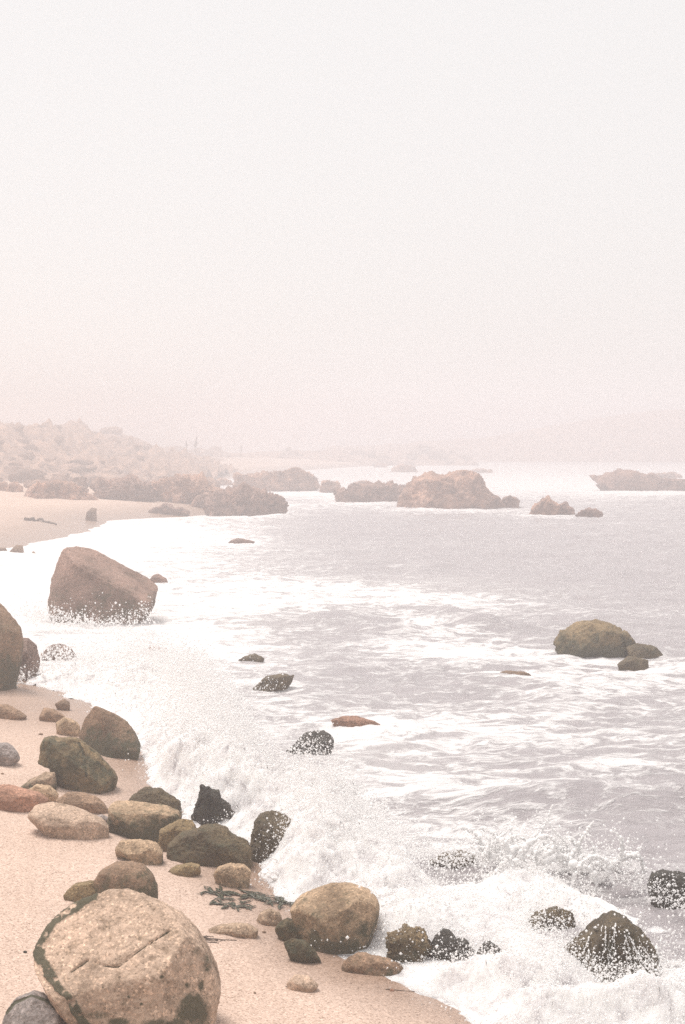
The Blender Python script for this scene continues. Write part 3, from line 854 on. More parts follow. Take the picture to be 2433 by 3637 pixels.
rock('rock', 'long low brown rock at the edge between near sand and foam',
     [(1210, 3436), (1235, 3397), (1264, 3386), (1314, 3395), (1389, 3413), (1432, 3434), (1450, 3462), (1389, 3464), (1306, 3450), (1240, 3448)], 'brown', 'round', 0.7, seed=63, stain_low=0.3)
rock('stone', 'flat pale grey stone lying alone on the near sand',
     [(1015, 3497), (1046, 3463), (1102, 3470), (1132, 3499), (1088, 3526), (1032, 3523)], 'pale', 'round', 0.9, seed=64, noise=0.060, cat='stone')

# --- the sand, heaped a little against the feet of the rocks
ang = np.concatenate([np.radians(np.linspace(-62, -17, 46)[:-1]), np.radians(np.linspace(-17, 12, 330)), np.radians(np.linspace(12, 50, 39)[1:])])
dist = np.concatenate([np.linspace(0.5, 6.5, 30)[:-1], np.exp(np.linspace(math.log(6.5), math.log(330), 430))])
x, y, nr, nc = fan(ang, dist)
z = sand_z(x, y)
sdv = shore_d(x, y)
for (fx, fy, fa_, fb_, fz) in FOOT:
    if fz < 0.02 or fy > 40: continue
    near = (np.abs(x - fx) < 3 * fa_ + 0.5) & (np.abs(y - fy) < 3 * fb_ + 0.5)
    e = np.sqrt(((x[near] - fx) / fa_) ** 2 + ((y[near] - fy) / fb_) ** 2)
    sz_ = math.sqrt(fa_ * fb_)
    ph = fbm2(x[near], y[near], 1.5 / sz_ ** 0.5, 2, 13)
    z[near] += 0.11 * sz_ * (0.7 + 0.9 * ph) * np.exp(-((np.maximum(e, 0.9) - 0.9) / 0.38) ** 2)
z = z + np.clip(sdv, 0, 1) * np.clip(12 / y, 0, 1) * 0.012 * fbm2(x, y, 7.0, 3, 14)
keep = (z > -0.9)
F = grid_faces(nr, nc)
F = F[keep[F].all(1)]
sand_me = mesh_np('sand', np.stack([x, y, z], 1), F)
wetn = sstep(0.0, 1.0, 1 - (sdv + 0.5 * fbm2(x, y, 0.8, 4, 21)) / np.clip(0.11 * y, 1.2, 8))
# the damp hollow between the rocks at mid distance
wetn = np.maximum(wetn, 0.8 * np.exp(-(((x + 0.85) / 0.55) ** 2 + ((y - 12.6) / 0.6) ** 2)))
wetn = np.maximum(wetn, 0.75 * np.exp(-(((x + 4.3) / 1.6) ** 2 + ((y - 21.0) / 2.2) ** 2)))
attr(sand_me, 'wet', wetn)
sand = link('sand', sand_me, M_SAND)
tag(sand, kind='structure')

# --- far rocks standing out of the water
def far_rock(label, poly, seed, tint='far', depth=0.8, base=None, noise=0.34, name='rock_outcrop', level=6, cat='outcrop', style='crag'):
    return rock(name, label, poly, tint, style, depth, base=base, seed=seed, noise=noise, level=level, far=True, cat=cat, box=0.8, cuts=10)
far_rock('largest brown sea rock with rounded summits in the middle distance',
         [(1410, 1795), (1441, 1749), (1475, 1712), (1503, 1688), (1540, 1683), (1556, 1697), (1588, 1683), (1640, 1686), (1674, 1680), (1713, 1718), (1751, 1757), (1784, 1786), (1780, 1815), (1604, 1822), (1488, 1815)], 70, noise=0.22, base=(1600, 1808))
far_rock('lower dark arm of rock at the left of the largest sea rock',
         [(1190, 1770), (1200, 1748), (1239, 1733), (1294, 1729), (1350, 1724), (1394, 1717), (1441, 1733), (1450, 1780), (1317, 1792), (1200, 1790)], 71, 'fardark', 0.7, base=(1300, 1782))
far_rock('small dark knob of rock at the right foot of the largest sea rock',
         [(1780, 1790), (1790, 1771), (1813, 1760), (1843, 1780), (1838, 1806), (1786, 1806)], 72, 'fardark', level=5)
far_rock('small rock top behind the arm of the largest sea rock',
         [(1250, 1728), (1268, 1714), (1300, 1710), (1325, 1718), (1335, 1738), (1255, 1738)], 73, level=5)
far_rock('peaked brown sea rock right of the largest sea rock',
         [(1872, 1832), (1899, 1796), (1920, 1780), (1941, 1770), (1980, 1791), (1992, 1835), (1930, 1842)], 74, level=5, base=(1935, 1832))
far_rock('blocky sea rock joined to the right of the peaked sea rock',
         [(1965, 1830), (1978, 1800), (2015, 1786), (2030, 1808), (2040, 1832), (2000, 1842)], 75, 'fardark', level=5, base=(2000, 1831))
far_rock('low rounded sea rock at the right end of the peaked pair',
         [(2042, 1830), (2070, 1811), (2116, 1808), (2140, 1824), (2130, 1836), (2060, 1838)], 76, 'fardark', level=5)
far_rock('long hazy reef of rock running out of the right edge',
         [(2085, 1695), (2147, 1687), (2201, 1672), (2240, 1680), (2279, 1686), (2318, 1694), (2380, 1708), (2433, 1708), (2520, 1722), (2530, 1752), (2302, 1752), (2160, 1746), (2140, 1715)], 77, 'fardark', 0.6, base=(2310, 1744), noise=0.20)
far_rock('thin strip of rock just behind the long right reef',
         [(2320, 1692), (2340, 1682), (2400, 1682), (2425, 1692), (2400, 1698)], 78, level=5)
far_rock('dark jagged crag at the tip of the left point, nearest of its chain',
         [(745, 1822), (740, 1790), (768, 1750), (800, 1752), (830, 1749), (870, 1740), (915, 1745), (955, 1768), (1004, 1785), (1026, 1797), (985, 1812), (973, 1828), (902, 1834), (848, 1843), (770, 1835)], 79, 'fardark', 0.7, base=(860, 1834))
far_rock('broad rugged crag behind the dark crag at the end of the far sand',
         [(490, 1782), (527, 1741), (571, 1702), (600, 1706), (634, 1700), (692, 1695), (732, 1713), (755, 1732), (790, 1745), (780, 1790), (687, 1800), (545, 1792)], 80, 'far', 0.7, base=(630, 1787))
far_rock('light block of rock between the dark crag and the broad crag',
         [(680, 1792), (700, 1765), (735, 1755), (765, 1775), (760, 1805), (700, 1806)], 81, 'far', 0.8, level=5)
far_rock('pale grey chain of crags across the water behind the dark crag',
         [(826, 1700), (832, 1687), (870, 1692), (902, 1691), (937, 1678), (969, 1692), (1013, 1680), (1058, 1671), (1098, 1686), (1131, 1724), (1103, 1752), (1049, 1754), (960, 1742), (866, 1735)], 82, 'far', 0.6, base=(1010, 1746))
far_rock('small hazy rock between the crag chain and the largest sea rock',
         [(1134, 1742), (1147, 1714), (1196, 1709), (1212, 1722), (1205, 1742), (1160, 1750)], 83, level=5)
far_rock('low hazy rock in the channel behind the broad crag',
         [(748, 1718), (770, 1709), (790, 1702), (817, 1706), (826, 1720), (790, 1726)], 84, level=5)
far_rock('low brown rock on the far sand at the water line',
         [(525, 1816), (560, 1803), (582, 1793), (604, 1789), (622, 1807), (668, 1812), (668, 1824), (555, 1828)], 85, 'fardark', level=5)
far_rock('long low crag along the back of the far sand at the left',
         [(72, 1760), (90, 1738), (130, 1726), (192, 1712), (230, 1716), (268, 1728), (312, 1753), (352, 1772), (300, 1778), (200, 1770), (100, 1766)], 86, 'far', 0.5, base=(210, 1770))
far_rock('dark crag between the long low crag and the broad rugged crag',
         [(335, 1770), (342, 1728), (375, 1712), (420, 1704), (470, 1699), (525, 1718), (545, 1775), (450, 1785)], 87, 'fardark', 0.6, base=(440, 1778))
far_rock('small arched rock at the back left of the far sand',
         [(22, 1735), (38, 1718), (58, 1713), (75, 1730), (78, 1748), (30, 1748)], 88, level=5)
far_rock('low rock at the left edge behind the far sand',
         [(-40, 1738), (-10, 1714), (20, 1712), (32, 1735), (10, 1742)], 89, level=5)
far_rock('squat upright rock alone on the far wet sand',
         [(302, 1846), (310, 1818), (326, 1803), (342, 1806), (343, 1846), (325, 1850)], 90, 'brown', level=5, noise=0.12, style='angular')
far_rock('tiny flat rock far out above the largest sea rock',
         [(1390, 1670), (1410, 1656), (1433, 1651), (1470, 1660), (1484, 1672), (1440, 1677)], 91, level=5)
far_rock('faint tiny rock far out left of the flat far rock',
         [(1328, 1654), (1350, 1646), (1374, 1652), (1372, 1660), (1335, 1661)], 92, level=5)
far_rock('faint thin rock far out right of the largest sea rock',
         [(1670, 1674), (1700, 1666), (1745, 1670), (1750, 1677), (1690, 1680)], 93, level=5)

# ------------------------------------------------------------------ headland, point and far hill
def ridge_land(name, prof, Yf, Yc, Ybk, us, seed, rough, ncol=240, nrow=70):
    pu = np.array([p[0] for p in prof], float); pv = np.array([p[1] for p in prof], float)
    u = np.linspace(us[0], us[1], ncol)
    zt = CAM_H + (HORIZON - np.interp(u, pu, pv)) / FOC * Yc
    t = np.linspace(0, 1, nrow)
    yy = np.where(t < 0.7, Yf + (Yc - Yf) * t / 0.7, Yc + (Ybk - Yc) * (t - 0.7) / 0.3)
    prof_t = np.where(t < 0.7, np.sin(t / 0.7 * math.pi / 2) ** 0.85, np.cos((t - 0.7) / 0.3 * math.pi / 2))
    Ug, Yg = np.meshgrid(u, yy)
    X = (Ug - PW / 2) / FOC * Yc
    edge = sstep(us[1], us[1] - 60, Ug)
    Z = -0.8 + (zt[None, :] + 0.8) * prof_t[:, None] * edge
    xf, yf = X.ravel(), Yg.ravel()
    n_ = rough * (fbm2(xf, yf, 0.10, 4, seed, ridged=True) - 0.3) + 0.55 * rough * fbm2(xf, yf, 0.42, 4, seed + 3, ridged=True) + 0.25 * rough * fbm2(xf, yf, 1.3, 2, seed + 5)
    amp = np.repeat(np.clip(prof_t * 1.5, 0, 1), ncol) * np.where(np.repeat(t, ncol) > 0.55, 0.22, 1)
    Z = Z.ravel() + n_ * amp
    o = link(name, mesh_np(name, np.stack([xf, yf, Z], 1), grid_faces(nrow, ncol)), M_FAR)
    o.color = (0.35, 0.228, 0.172, 1)
    tag(o, kind='structure')
    return lambda px, py: float(np.interp(0, [0], [0])), (xf, yf, Z, nrow, ncol)
HILL = [(a_, b_ + 30 + 22 * (a_ < 520)) for a_, b_ in [(-500, 1540), (-120, 1535), (0, 1530), (40, 1530), (90, 1518), (130, 1517), (210, 1510), (260, 1508), (340, 1500), (375, 1497), (430, 1500), (455, 1518), (500, 1536), (530, 1565), (590, 1577), (640, 1594), (700, 1603), (750, 1608), (800, 1632), (860, 1650), (920, 1680)]]
_, HG = ridge_land('headland', HILL, 84, 225, 300, (-520, 900), 61, 2.6, 380, 150)
POINT = [(500, 1590), (700, 1600), (760, 1606), (850, 1616), (930, 1612), (1000, 1606), (1100, 1604), (1216, 1604), (1400, 1606), (1520, 1608), (1600, 1618), (1660, 1636), (1700, 1652)]
_, PG = ridge_land('rocky_point', POINT, 262, 300, 345, (480, 1690), 62, 0.7)
FARH = [(1150, 1590), (1400, 1580), (1700, 1560), (1900, 1525), (2100, 1490), (2300, 1462), (2600, 1450), (3200, 1480), (3800, 1560)]
ridge_land('far_hill', FARH, 325, 352, 420, (1160, 3850), 63, 1.0)

# boulders lying over the headland: each one a thing, sharing six shapes
protos = []
for k in range(6):
    V, F = ico(4)
    Q = V.copy()
    rs = np.random.default_rng(900 + k)
    Q = Q * np.array([1.0, rs.uniform(0.7, 1.0), rs.uniform(0.6, 0.85)])
    for _ in range(12):
        d = rs.normal(size=3); d /= np.linalg.norm(d)
        o_ = np.quantile(Q @ d, 0.99) * rs.uniform(0.68, 0.92)
        ex = np.maximum(0, Q @ d - o_)
        Q = Q - 0.95 * ex[:, None] * d
    Q = Q + V * (0.30 * fbm(V * 2.2 + k * 5, 4, 300 + k) + 0.10 * fbm(V * 6 + k, 3, 330 + k, ridged=True))[:, None]
    Q[:, 2] -= Q[:, 2].min()
    me = mesh_np('hillside_boulder', Q, F)
    me.materials.append(M_FAR)
    protos.append(me)
def grid_pick(G, r, c):
    xf, yf, Z, nr_, nc_ = G
    i = r * nc_ + c
    return xf[i], yf[i], Z[i]
rs = np.random.default_rng(51)
def scatter_boulders(G, count, smin, smax, rows, cols, label, group, cuts_u=(), marks=('',)):
    for k in range(count):
        r = int(rs.uniform(*rows) * G[3]); c = int(rs.uniform(*cols) * G[4])
        px, py, pz = grid_pick(G, r, c)
        if pz < -0.2:
            continue
        s = smin + (smax - smin) * rs.random() ** 2.2
        o = link('hillside_boulder', protos[int(rs.integers(6))], loc=(px, py, pz - 0.3 * s))
        o.scale = (s * rs.uniform(1.0, 1.9), s, s * rs.uniform(0.5, 0.85))
        o.rotation_euler = (0, 0, rs.uniform(0, 6.28))
        t = rs.uniform(0.72, 1.15)
        o.color = (0.33 * t, 0.215 * t, 0.165 * t, 1)
        u_, v_ = pic(np.array([[px, py, pz]]))
        size = 'broad' if s > smin + 0.45 * (smax - smin) else 'small'
        tone = 'dark' if t < 0.84 else 'pale' if t > 1.02 else 'tan'
        side = marks[int(np.searchsorted(cuts_u, u_[0]))]
        tag(o, label % (size, tone, side), 'boulder', group)
scatter_boulders(HG, 160, 0.35, 0.85, (0.20, 0.66), (0.30, 0.90), '%s %s boulder on the headland slope, %s', 'boulders on the headland slope', (130, 330, 480), ('near the left picture edge', 'below the left skyline boulder', 'below the summit block', 'on the falling right shoulder'))
scatter_boulders(HG, 130, 0.35, 1.1, (0.10, 0.32), (0.20, 0.90), '%s %s boulder at the headland foot, %s', 'boulders along the headland foot', (130, 330, 500), ('near the left picture edge', 'above the long low crag', 'above the dark crag', 'above the broad rugged crag'))
scatter_boulders(PG, 60, 0.6, 1.8, (0.05, 0.6), (0.1, 0.98), 'faint %s %s boulder on the low far point, %s', 'boulders on the far point', (880, 1200, 1450), ('near the faint little tree', 'above the pale chain of crags', 'above the largest sea rock', 'toward its seaward tip'))
for (u, v, s, lab) in ((95, 1550, 2.3, 'pale round boulder on the headland skyline, leftmost one'), (235, 1542, 1.0, 'small knob of rock on the headland skyline between the two bigger ones'), (408, 1532, 2.1, 'blocky boulder on the headland summit'), (375, 1533, 1.3, 'low rock beside the blocky boulder on the headland summit')):
    p = at(u, v, 225.0)
    o = link('skyline_boulder', protos[int(rs.integers(6))], loc=(p[0], p[1], p[2] - 0.4 * s))
    o.scale = (s * 0.9, s * 0.8, s * 0.55)
    o.rotation_euler = (0, 0, rs.uniform(0, 6))
    o.color = (0.36, 0.245, 0.19, 1)
    tag(o, lab, 'boulder')

for k in range(46):
    u_, v_ = rs.uniform(-20, 740), 0
    v_ = np.interp(u_, [-20, 200, 400, 740], [1712, 1722, 1735, 1760]) + rs.normal() * 16
    p = ground_hit(u_, v_)
    s = 0.35 + 0.75 * rs.random() ** 2
    o = link('shore_boulder', protos[int(rs.integers(6))], loc=(p[0], p[1], p[2] - 0.25 * s))
    o.scale = (s * rs.uniform(1.0, 1.7), s, s * rs.uniform(0.7, 1.1))
    o.rotation_euler = (0, 0, rs.uniform(0, 6.28))
    t = rs.uniform(0.6, 1.15)
    o.color = (0.36 * t, 0.232 * t, 0.18 * t, 1)
    size = 'broad' if s > 0.65 else 'small'
    tone = 'dark' if t < 0.78 else 'pale' if t > 0.98 else 'tan'
    side = ('by the arched rock', 'by the long low crag', 'by the dark crag', 'by the broad rugged crag')[int(np.searchsorted((80, 320, 520), u_))]
    tag(o, '%s %s rubble boulder at the back of the far sand, %s' % (size, tone, side), 'boulder', 'rubble at the back of the far sand')

# three small wind-worn trees on the ridge
def tree(label, u, vb, hpx, Y, seed):
    rs = np.random.default_rng(seed)
    p = at(u, vb, Y)
    hm = hpx * Y / FOC
    root = bpy.data.objects.new('small_tree', None)
    C.objects.link(root)
    root.location = (p[0], p[1], p[2] - 0.25)
    tag(root, label, 'tree', None)
    k = 8
    ts = np.linspace(0, 1, 9)
    V = []; 
    for t in ts:
        rad = 0.07 * hm * 0.5 * (1 - 0.85 * t) + 0.01
        cx = 0.06 * hm * math.sin(t * 3 + seed)
        for a in range(k):
            V.append((cx + rad * math.cos(a * 2 * math.pi / k), rad * math.sin(a * 2 * math.pi / k), t * (hm * 0.95 + 0.25)))
    F = [[r_ * k + a, r_ * k + (a + 1) % k, (r_ + 1) * k + (a + 1) % k, (r_ + 1) * k + a] for r_ in range(8) for a in range(k)]
    link('trunk', mesh_np('trunk', V, F), M_WOOD, root)
    n = 700
    t = rs.uniform(0.3, 1.05, n)
    w = hm * 0.20 * (0.35 + 0.9 * np.abs(np.sin(t * 7 + seed))) * (1.15 - t)
    aa = rs.uniform(0, 6.28, n); rr = w * np.sqrt(rs.random(n))
    cpts = np.stack([0.06 * hm * np.sin(t * 3 + seed) + rr * np.cos(aa), rr * np.sin(aa), t * hm + 0.25], 1)
    e1 = rs.normal(size=(n, 3)); e1 /= np.linalg.norm(e1, axis=1)[:, None]
    e2 = np.cross(e1, rs.normal(size=(n, 3))); e2 /= np.linalg.norm(e2, axis=1)[:, None]
    s = hm * 0.035
    V = np.stack([cpts - e1 * s, cpts - e2 * s * 0.5, cpts + e1 * s, cpts + e2 * s * 0.5], 1).reshape(-1, 3)
    link('crown', mesh_np('crown', V, np.arange(4 * n).reshape(n, 4), False), M_LEAF, root)
tree('short thin tree on the misty ridge, left of the pair', 662, 1597, 32, 226, 1)
tree('taller thin tree on the misty ridge, right of the pair', 697, 1603, 50, 226, 4)
tree('faint little tree farther right on the misty low ridge', 855, 1612, 34, 285, 6)

# ------------------------------------------------------------------ breaking surf: a mound of white water
SURF = [(60, 2440), (95, 2385), (140, 2345), (270, 2325), (420, 2270), (560, 2300), (690, 2345), (760, 2400), (815, 2460), (860, 2530), (890, 2610), (930, 2680), (950, 2735), (1060, 2775), (1150, 2800), (1240, 2830),
        (1310, 2900), (1400, 2965), (1480, 3020), (1560, 3085), (1700, 3075), (1800, 3030), (1950, 3050), (2080, 3100), (2250, 3150), (2330, 3200), (2433, 3250), (2620, 3330), (2620, 3760), (1760, 3760), (1715, 3637), (1600, 3545), (1440, 3470), (1340, 3420), (1230, 3390), (1180, 3300), (1050, 3200),
        (960, 3140), (900, 3090), (900, 3000), (850, 2950), (700, 2935), (640, 2890), (560, 2830), (520, 2770), (500, 2690), (455, 2600), (350, 2520), (250, 2470), (150, 2445)]
du_ = 4.0
us = np.arange(-20, 2640, du_); vs = np.arange(3760, 2240, -du_)
Ug, Vg = np.meshgrid(us, vs)
Ug, Vg = Ug.ravel(), Vg.ravel()
P0 = on_level(Ug, Vg, 0.12)
xs, ys = P0[:, 0], P0[:, 1]
sdp = poly_sd(Ug, Vg, SURF)
sdm = sdp * ys / FOC                                   # metres inside the outline (across)
edge = sdm + 0.22 * fbm2(xs, ys, 1.5, 4, 71) + 0.05 * fbm2(xs, ys, 6, 3, 72)
def bump(u, v, su, sv, hgt):
    return hgt * np.exp(-(((Ug - u) / su) ** 2 + ((Vg - v) / sv) ** 2))
H = 0.10 + 0.18 * sstep(0.1, 1.0, sdm)
for b_ in ((700, 2560, 150, 130, 0.55), (520, 2420, 190, 70, 0.35), (230, 2400, 110, 40, 0.25), (760, 2760, 160, 100, 0.55), (620, 2790, 70, 50, 0.35), (900, 2850, 130, 90, 0.5),
           (1110, 2860, 120, 80, 0.45), (1180, 2980, 170, 110, 0.45), (1100, 3080, 150, 80, 0.30), (1400, 3110, 160, 100, 0.30), (1750, 3130, 260, 70, 0.22), (2100, 3170, 200, 60, 0.20), (1480, 3260, 160, 60, 0.15), (1900, 3500, 240, 120, 0.20), (2330, 3590, 150, 60, 0.22)):
    H = H + bump(*b_)
for b_ in ((1560, 3470, 260, 34, 0.22), (2180, 3590, 240, 45, 0.18), (1030, 2700, 1, 1, 0.0)):
    H = H + bump(*b_)
for b_ in ((1030, 2700, 60, 40, -0.1), (1600, 3370, 150, 60, -0.16), (1440, 3360, 80, 60, -0.14), (1750, 3400, 60, 60, -0.12), (2180, 3400, 170, 140, -0.22), (1960, 3270, 90, 50, -0.22), (1610, 3050, 90, 40, -0.2)):
    H = H + bump(*b_)
bil = 1 - np.abs(fbm2(xs, ys, 2.3, 5, 73, gain=0.6)) * 2
H = np.maximum(0.72 * H, 0.02) * (0.75 + 0.4 * bil) + 0.022 * fbm2(xs, ys, 7, 3, 74)
gz = np.maximum(sand_z(xs, ys), 0.0)
Zs = gz + H * sstep(0.0, 0.35, edge) - 0.03 + 0.045 * sstep(0.0, 0.10, edge)
# wide soft scatter so that the edge is ragged
keep = edge > 0.0
F = grid_faces(len(vs), len(us))
F = F[keep[F].all(1)]
used = np.unique(F)
remap = np.full(len(xs), -1); remap[used] = np.arange(len(used))
jit = np.random.default_rng(5).normal(size=(len(used), 3)) * (0.005 * (ys[used] / 15) * sstep(0.05, 0.3, edge[used]))[:, None]
surf_V = np.stack([xs, ys, Zs], 1)[used]
surf = link('breaking_surf', mesh_np('breaking_surf', surf_V + jit, remap[F]), M_FOAM)
tag(surf, 'mass of white breaking surf along the rocks', 'surf', kind='stuff')

# ------------------------------------------------------------------ spray: drops flung from the surf
OCT_V = np.array([(1, 0, 0), (-1, 0, 0), (0, 1, 0), (0, -1, 0), (0, 0, 1), (0, 0, -1)], float)
OCT_F = np.array([(0, 2, 4), (2, 1, 4), (1, 3, 4), (3, 0, 4), (2, 0, 5), (1, 2, 5), (3, 1, 5), (0, 3, 5)])
drops_P, drops_R = [], []
rd = np.random.default_rng(12)
def plume(u, v, su, sv, Y, n, r0, r1, dy=0.25, skew=2.2):
    uu = u + su * rd.normal(size=n); vv = v + sv * rd.normal(size=n)
    P = at(uu, vv, Y + dy * rd.normal(size=n))
    drops_P.append(P); drops_R.append(r0 + (r1 - r0) * rd.random(n) ** (skew + 1))
def Ylev(u, v, z=0.15):
    return float(on_level(u, v, z)[1])
# mist and drops above the whole mass
m_ = (edge[used] > 0.02)
cand = surf_V[m_]
hh = np.clip((cand[:, 2] - gz[used][m_]), 0.02, 1)
pr = hh ** 0.8 * cand[:, 1]; pr /= pr.sum()
idx = rd.choice(len(cand), 90000, p=pr)
q = cand[idx].copy()
q[:, 2] += np.abs(rd.normal(size=len(q))) * hh[idx] * 0.38 + 0.01
q[:, 0] += rd.normal(size=len(q)) * 0.10; q[:, 1] += rd.normal(size=len(q)) * 0.12
drops_P.append(q); drops_R.append((0.0028 + 0.010 * rd.random(len(q)) ** 4) * np.clip(q[:, 1] / 14, 0.8, 1.6))
# flecks at the upper right edge of the mass
for k in range(len(SURF) - 1):
    (u0, v0), (u1, v1) = SURF[k], SURF[k + 1]
    if k > 28: break
    n = int(math.hypot(u1 - u0, v1 - v0) * 5)
    t = rd.random(n)
    uu = u0 + (u1 - u0) * t + rd.normal(size=n) * 16; vv = v0 + (v1 - v0) * t + rd.normal(size=n) * 14
    P = on_level(uu, vv, 0.12)
    P[:, 2] += np.abs(rd.normal(size=n)) * 0.14
    drops_P.append(P); drops_R.append((0.003 + 0.012 * rd.random(n) ** 3.5) * np.clip(P[:, 1] / 14, 0.8, 1.6))
# bursts against single rocks (picture place, spread, distance, number, drop size)
Yt = Ylev(350, 2222)
for (u, v, su, sv, n) in ((230, 2195, 40, 16, 260), (300, 2212, 70, 10, 420), (430, 2205, 60, 18, 260), (520, 2180, 26, 22, 160), (150, 2185, 35, 16, 420), (110, 2165, 40, 18, 220), (350, 2180, 110, 30, 120)):
    plume(u, v, su, sv, Yt - 0.2, n, 0.008, 0.026)
for (u, v, su, sv, Y, n) in ((440, 2620, 45, 50, 19.6, 420), (400, 2590, 50, 40, 19.6, 160), (480, 2690, 40, 22, 19.5, 350), (500, 2780, 55, 40, 17.4, 700), (440, 2800, 50, 30, 17.0, 350), (560, 2760, 40, 30, 17.4, 500),
                             (760, 2860, 40, 40, 15.4, 300), (740, 2810, 12, 24, 15.4, 120), (820, 2890, 22, 30, 15.4, 260), (1000, 2990, 40, 34, 14.2, 420), (1040, 2940, 16, 40, 14.2, 260), (630, 2850, 22, 25, 15.8, 200),
                             (1300, 3270, 34, 60, 11.35, 700), (1240, 3330, 50, 40, 11.2, 420), (1160, 3360, 50, 26, 11.1, 180), (1260, 3220, 50, 40, 11.4, 240), (900, 2610, 30, 70, 19.0, 900), (850, 2450, 50, 60, 22.5, 1300), (960, 2440, 40, 25, 22.4, 260),
                             (1440, 3365, 45, 45, 11.0, 1500), (1600, 3370, 60, 40, 11.0, 2300), (1745, 3400, 40, 40, 10.9, 1600), (1500, 3420, 120, 30, 10.9, 700), (1610, 3050, 80, 25, 13.2, 600), (1950, 3270, 70, 35, 11.5, 900),
                             (2170, 3300, 90, 40, 10.9, 700), (2200, 3420, 110, 90, 10.7, 900), (2050, 3420, 60, 70, 10.7, 900), (2330, 3380, 50, 80, 10.7, 420), (2360, 3170, 60, 45, 12.3, 420), (2300, 3150, 50, 30, 12.6, 300),
                             (950, 3130, 50, 30, 13.2, 500), (1000, 3180, 50, 22, 12.7, 320), (90, 2400, 50, 25, 23.5, 700), (200, 2300, 50, 22, 25.6, 300), (1390, 3430, 50, 12, 10.7, 90), (590, 2460, 80, 40, 22, 400)):
    plume(u, v, su, sv, Y, int(n * 0.75), 0.0028, 0.015, 0.12, 4.0)
for (u, v, Y, r_) in ((1147, 3355, 11.05, 0.021), (1113, 3326, 11.1, 0.018), (1190, 3318, 11.2, 0.017), (1240, 3330, 11.2, 0.014), (1362, 3432, 10.7, 0.019), (1342, 3424, 10.7, 0.010), (2330, 3370, 10.7, 0.030), (2345, 3390, 10.7, 0.020), (2255, 3365, 10.7, 0.020), (676, 2960, 14.5, 0.010), (345, 2860, 15.6, 0.016), (353, 2875, 15.6, 0.014)):
    plume(u, v, 2, 2, Y, 2, r_ * 0.8, r_, 0.01)

# ------------------------------------------------------------------ splash tongues: strings of water flung up at the right
blob_P, blob_R = [], []
def strings(u, v, Y, n, len_px, spread, r_px, seed, up=-1.2):
    rs_ = np.random.default_rng(seed)
    for k in range(n):
        a = up + rs_.normal() * spread
        x_, y_ = u + rs_.normal() * 30, v + rs_.normal() * 12
        yy = Y + rs_.normal() * 0.25
        steps = int(rs_.uniform(0.5, 1.2) * len_px / 2.4)
        w = 1.35 * r_px * rs_.uniform(0.4, 1.5)
        bend = rs_.normal() * 0.05
        for s in range(steps):
            t = s / max(steps - 1, 1)
            a += bend * 0.7 + rs_.normal() * 0.11 + 0.02 * math.cos(a)
            x_ += 2.4 * math.cos(a); y_ += 2.4 * math.sin(a)
            if rs_.random() < 0.05 + 0.40 * t * t:
                continue
            rr = w * (1 - 0.55 * t) * (0.6 + 0.8 * rs_.random() ** 2)
            blob_P.append(at(np.array([x_]), np.array([y_]), np.array([yy])))
            blob_R.append(np.array([rr * Y / FOC]))
            if rs_.random() < 0.10:
                blob_P.append(at(np.array([x_ + rs_.normal() * 9]), np.array([y_ + rs_.normal() * 9]), np.array([yy + rs_.normal() * 0.05])))
                blob_R.append(np.array([rr * 0.6 * Y / FOC]))
Yr = Ylev(1900, 3060)
strings(1700, 3050, Yr, 5, 150, 0.45, 6.0, 21)
strings(1850, 3060, Yr, 8, 190, 0.45, 6.5, 22)
strings(2020, 3080, Yr, 9, 190, 0.45, 6.5, 23, -1.3)
strings(2120, 3090, Yr, 6, 175, 0.35, 6.0, 24, -1.0)
strings(1780, 3060, Yr, 8, 130, 0.6, 5.0, 25)
strings(1210, 2840, Ylev(1210, 2850), 9, 110, 0.5, 5.0, 26, -1.9)
strings(1930, 3070, Yr, 7, 210, 0.25, 7.0, 41, -1.5)
strings(2160, 3090, Yr, 5, 200, 0.25, 6.5, 42, -1.2)
strings(1760, 3060, Yr, 5, 190, 0.25, 6.5, 43, -1.7)
strings(1190, 2830, Ylev(1210, 2850), 10, 90, 0.3, 5.0, 27, -1.6)
strings(1290, 2890, Ylev(1290, 2900), 10, 70, 0.5, 4.0, 28, -0.8)
strings(980, 3060, 13.6, 14, 90, 0.5, 4.0, 29, -2.8)
strings(1000, 3120, 13.0, 12, 80, 0.5, 4.0, 30, -2.9)
strings(300, 2215, Yt - 0.3, 8, 40, 0.6, 3.0, 31, -1.6)
strings(1020, 2990, 14.2, 8, 60, 0.6, 3.5, 32, -2.2)
strings(2330, 3400, 10.8, 10, 120, 0.5, 4.0, 33, 1.2)
AAV = ROCKS['AA']
au, av = pic(AAV)
for k_ in range(75):                                   # water running off the domed rock
    a_ = rd.uniform(-1.0, 1.0)
    u_, v_ = 2180 + 115 * a_, 3268 + 85 * a_ * a_ + 190 * rd.random()
    w_ = rd.uniform(0.9, 2.8)
    for t_ in range(int(rd.uniform(12, 44))):
        u_ += 2.0 * a_ * (1 + 0.02 * t_) + rd.normal() * 1.6; v_ += 3.2
        near = np.hypot(au - u_, av - v_) < 12
        if not near.any(): break
        if rd.random() < 0.35: continue
        blob_P.append(at(np.array([u_]), np.array([v_]), np.array([AAV[near, 1].min() - 0.004])))
        blob_R.append(np.array([w_ * rd.uniform(0.6, 1.2) * 10.5 / FOC]))
plume(1900, 2985, 170, 50, Yr, 600, 0.004, 0.016, 0.3)
plume(2150, 3050, 110, 60, Yr, 450, 0.004, 0.020, 0.3)
plume(1620, 3000, 110, 40, Yr, 500, 0.004, 0.014, 0.3)
plume(1220, 2800, 60, 35, Ylev(1210, 2850), 700, 0.004, 0.013, 0.2)

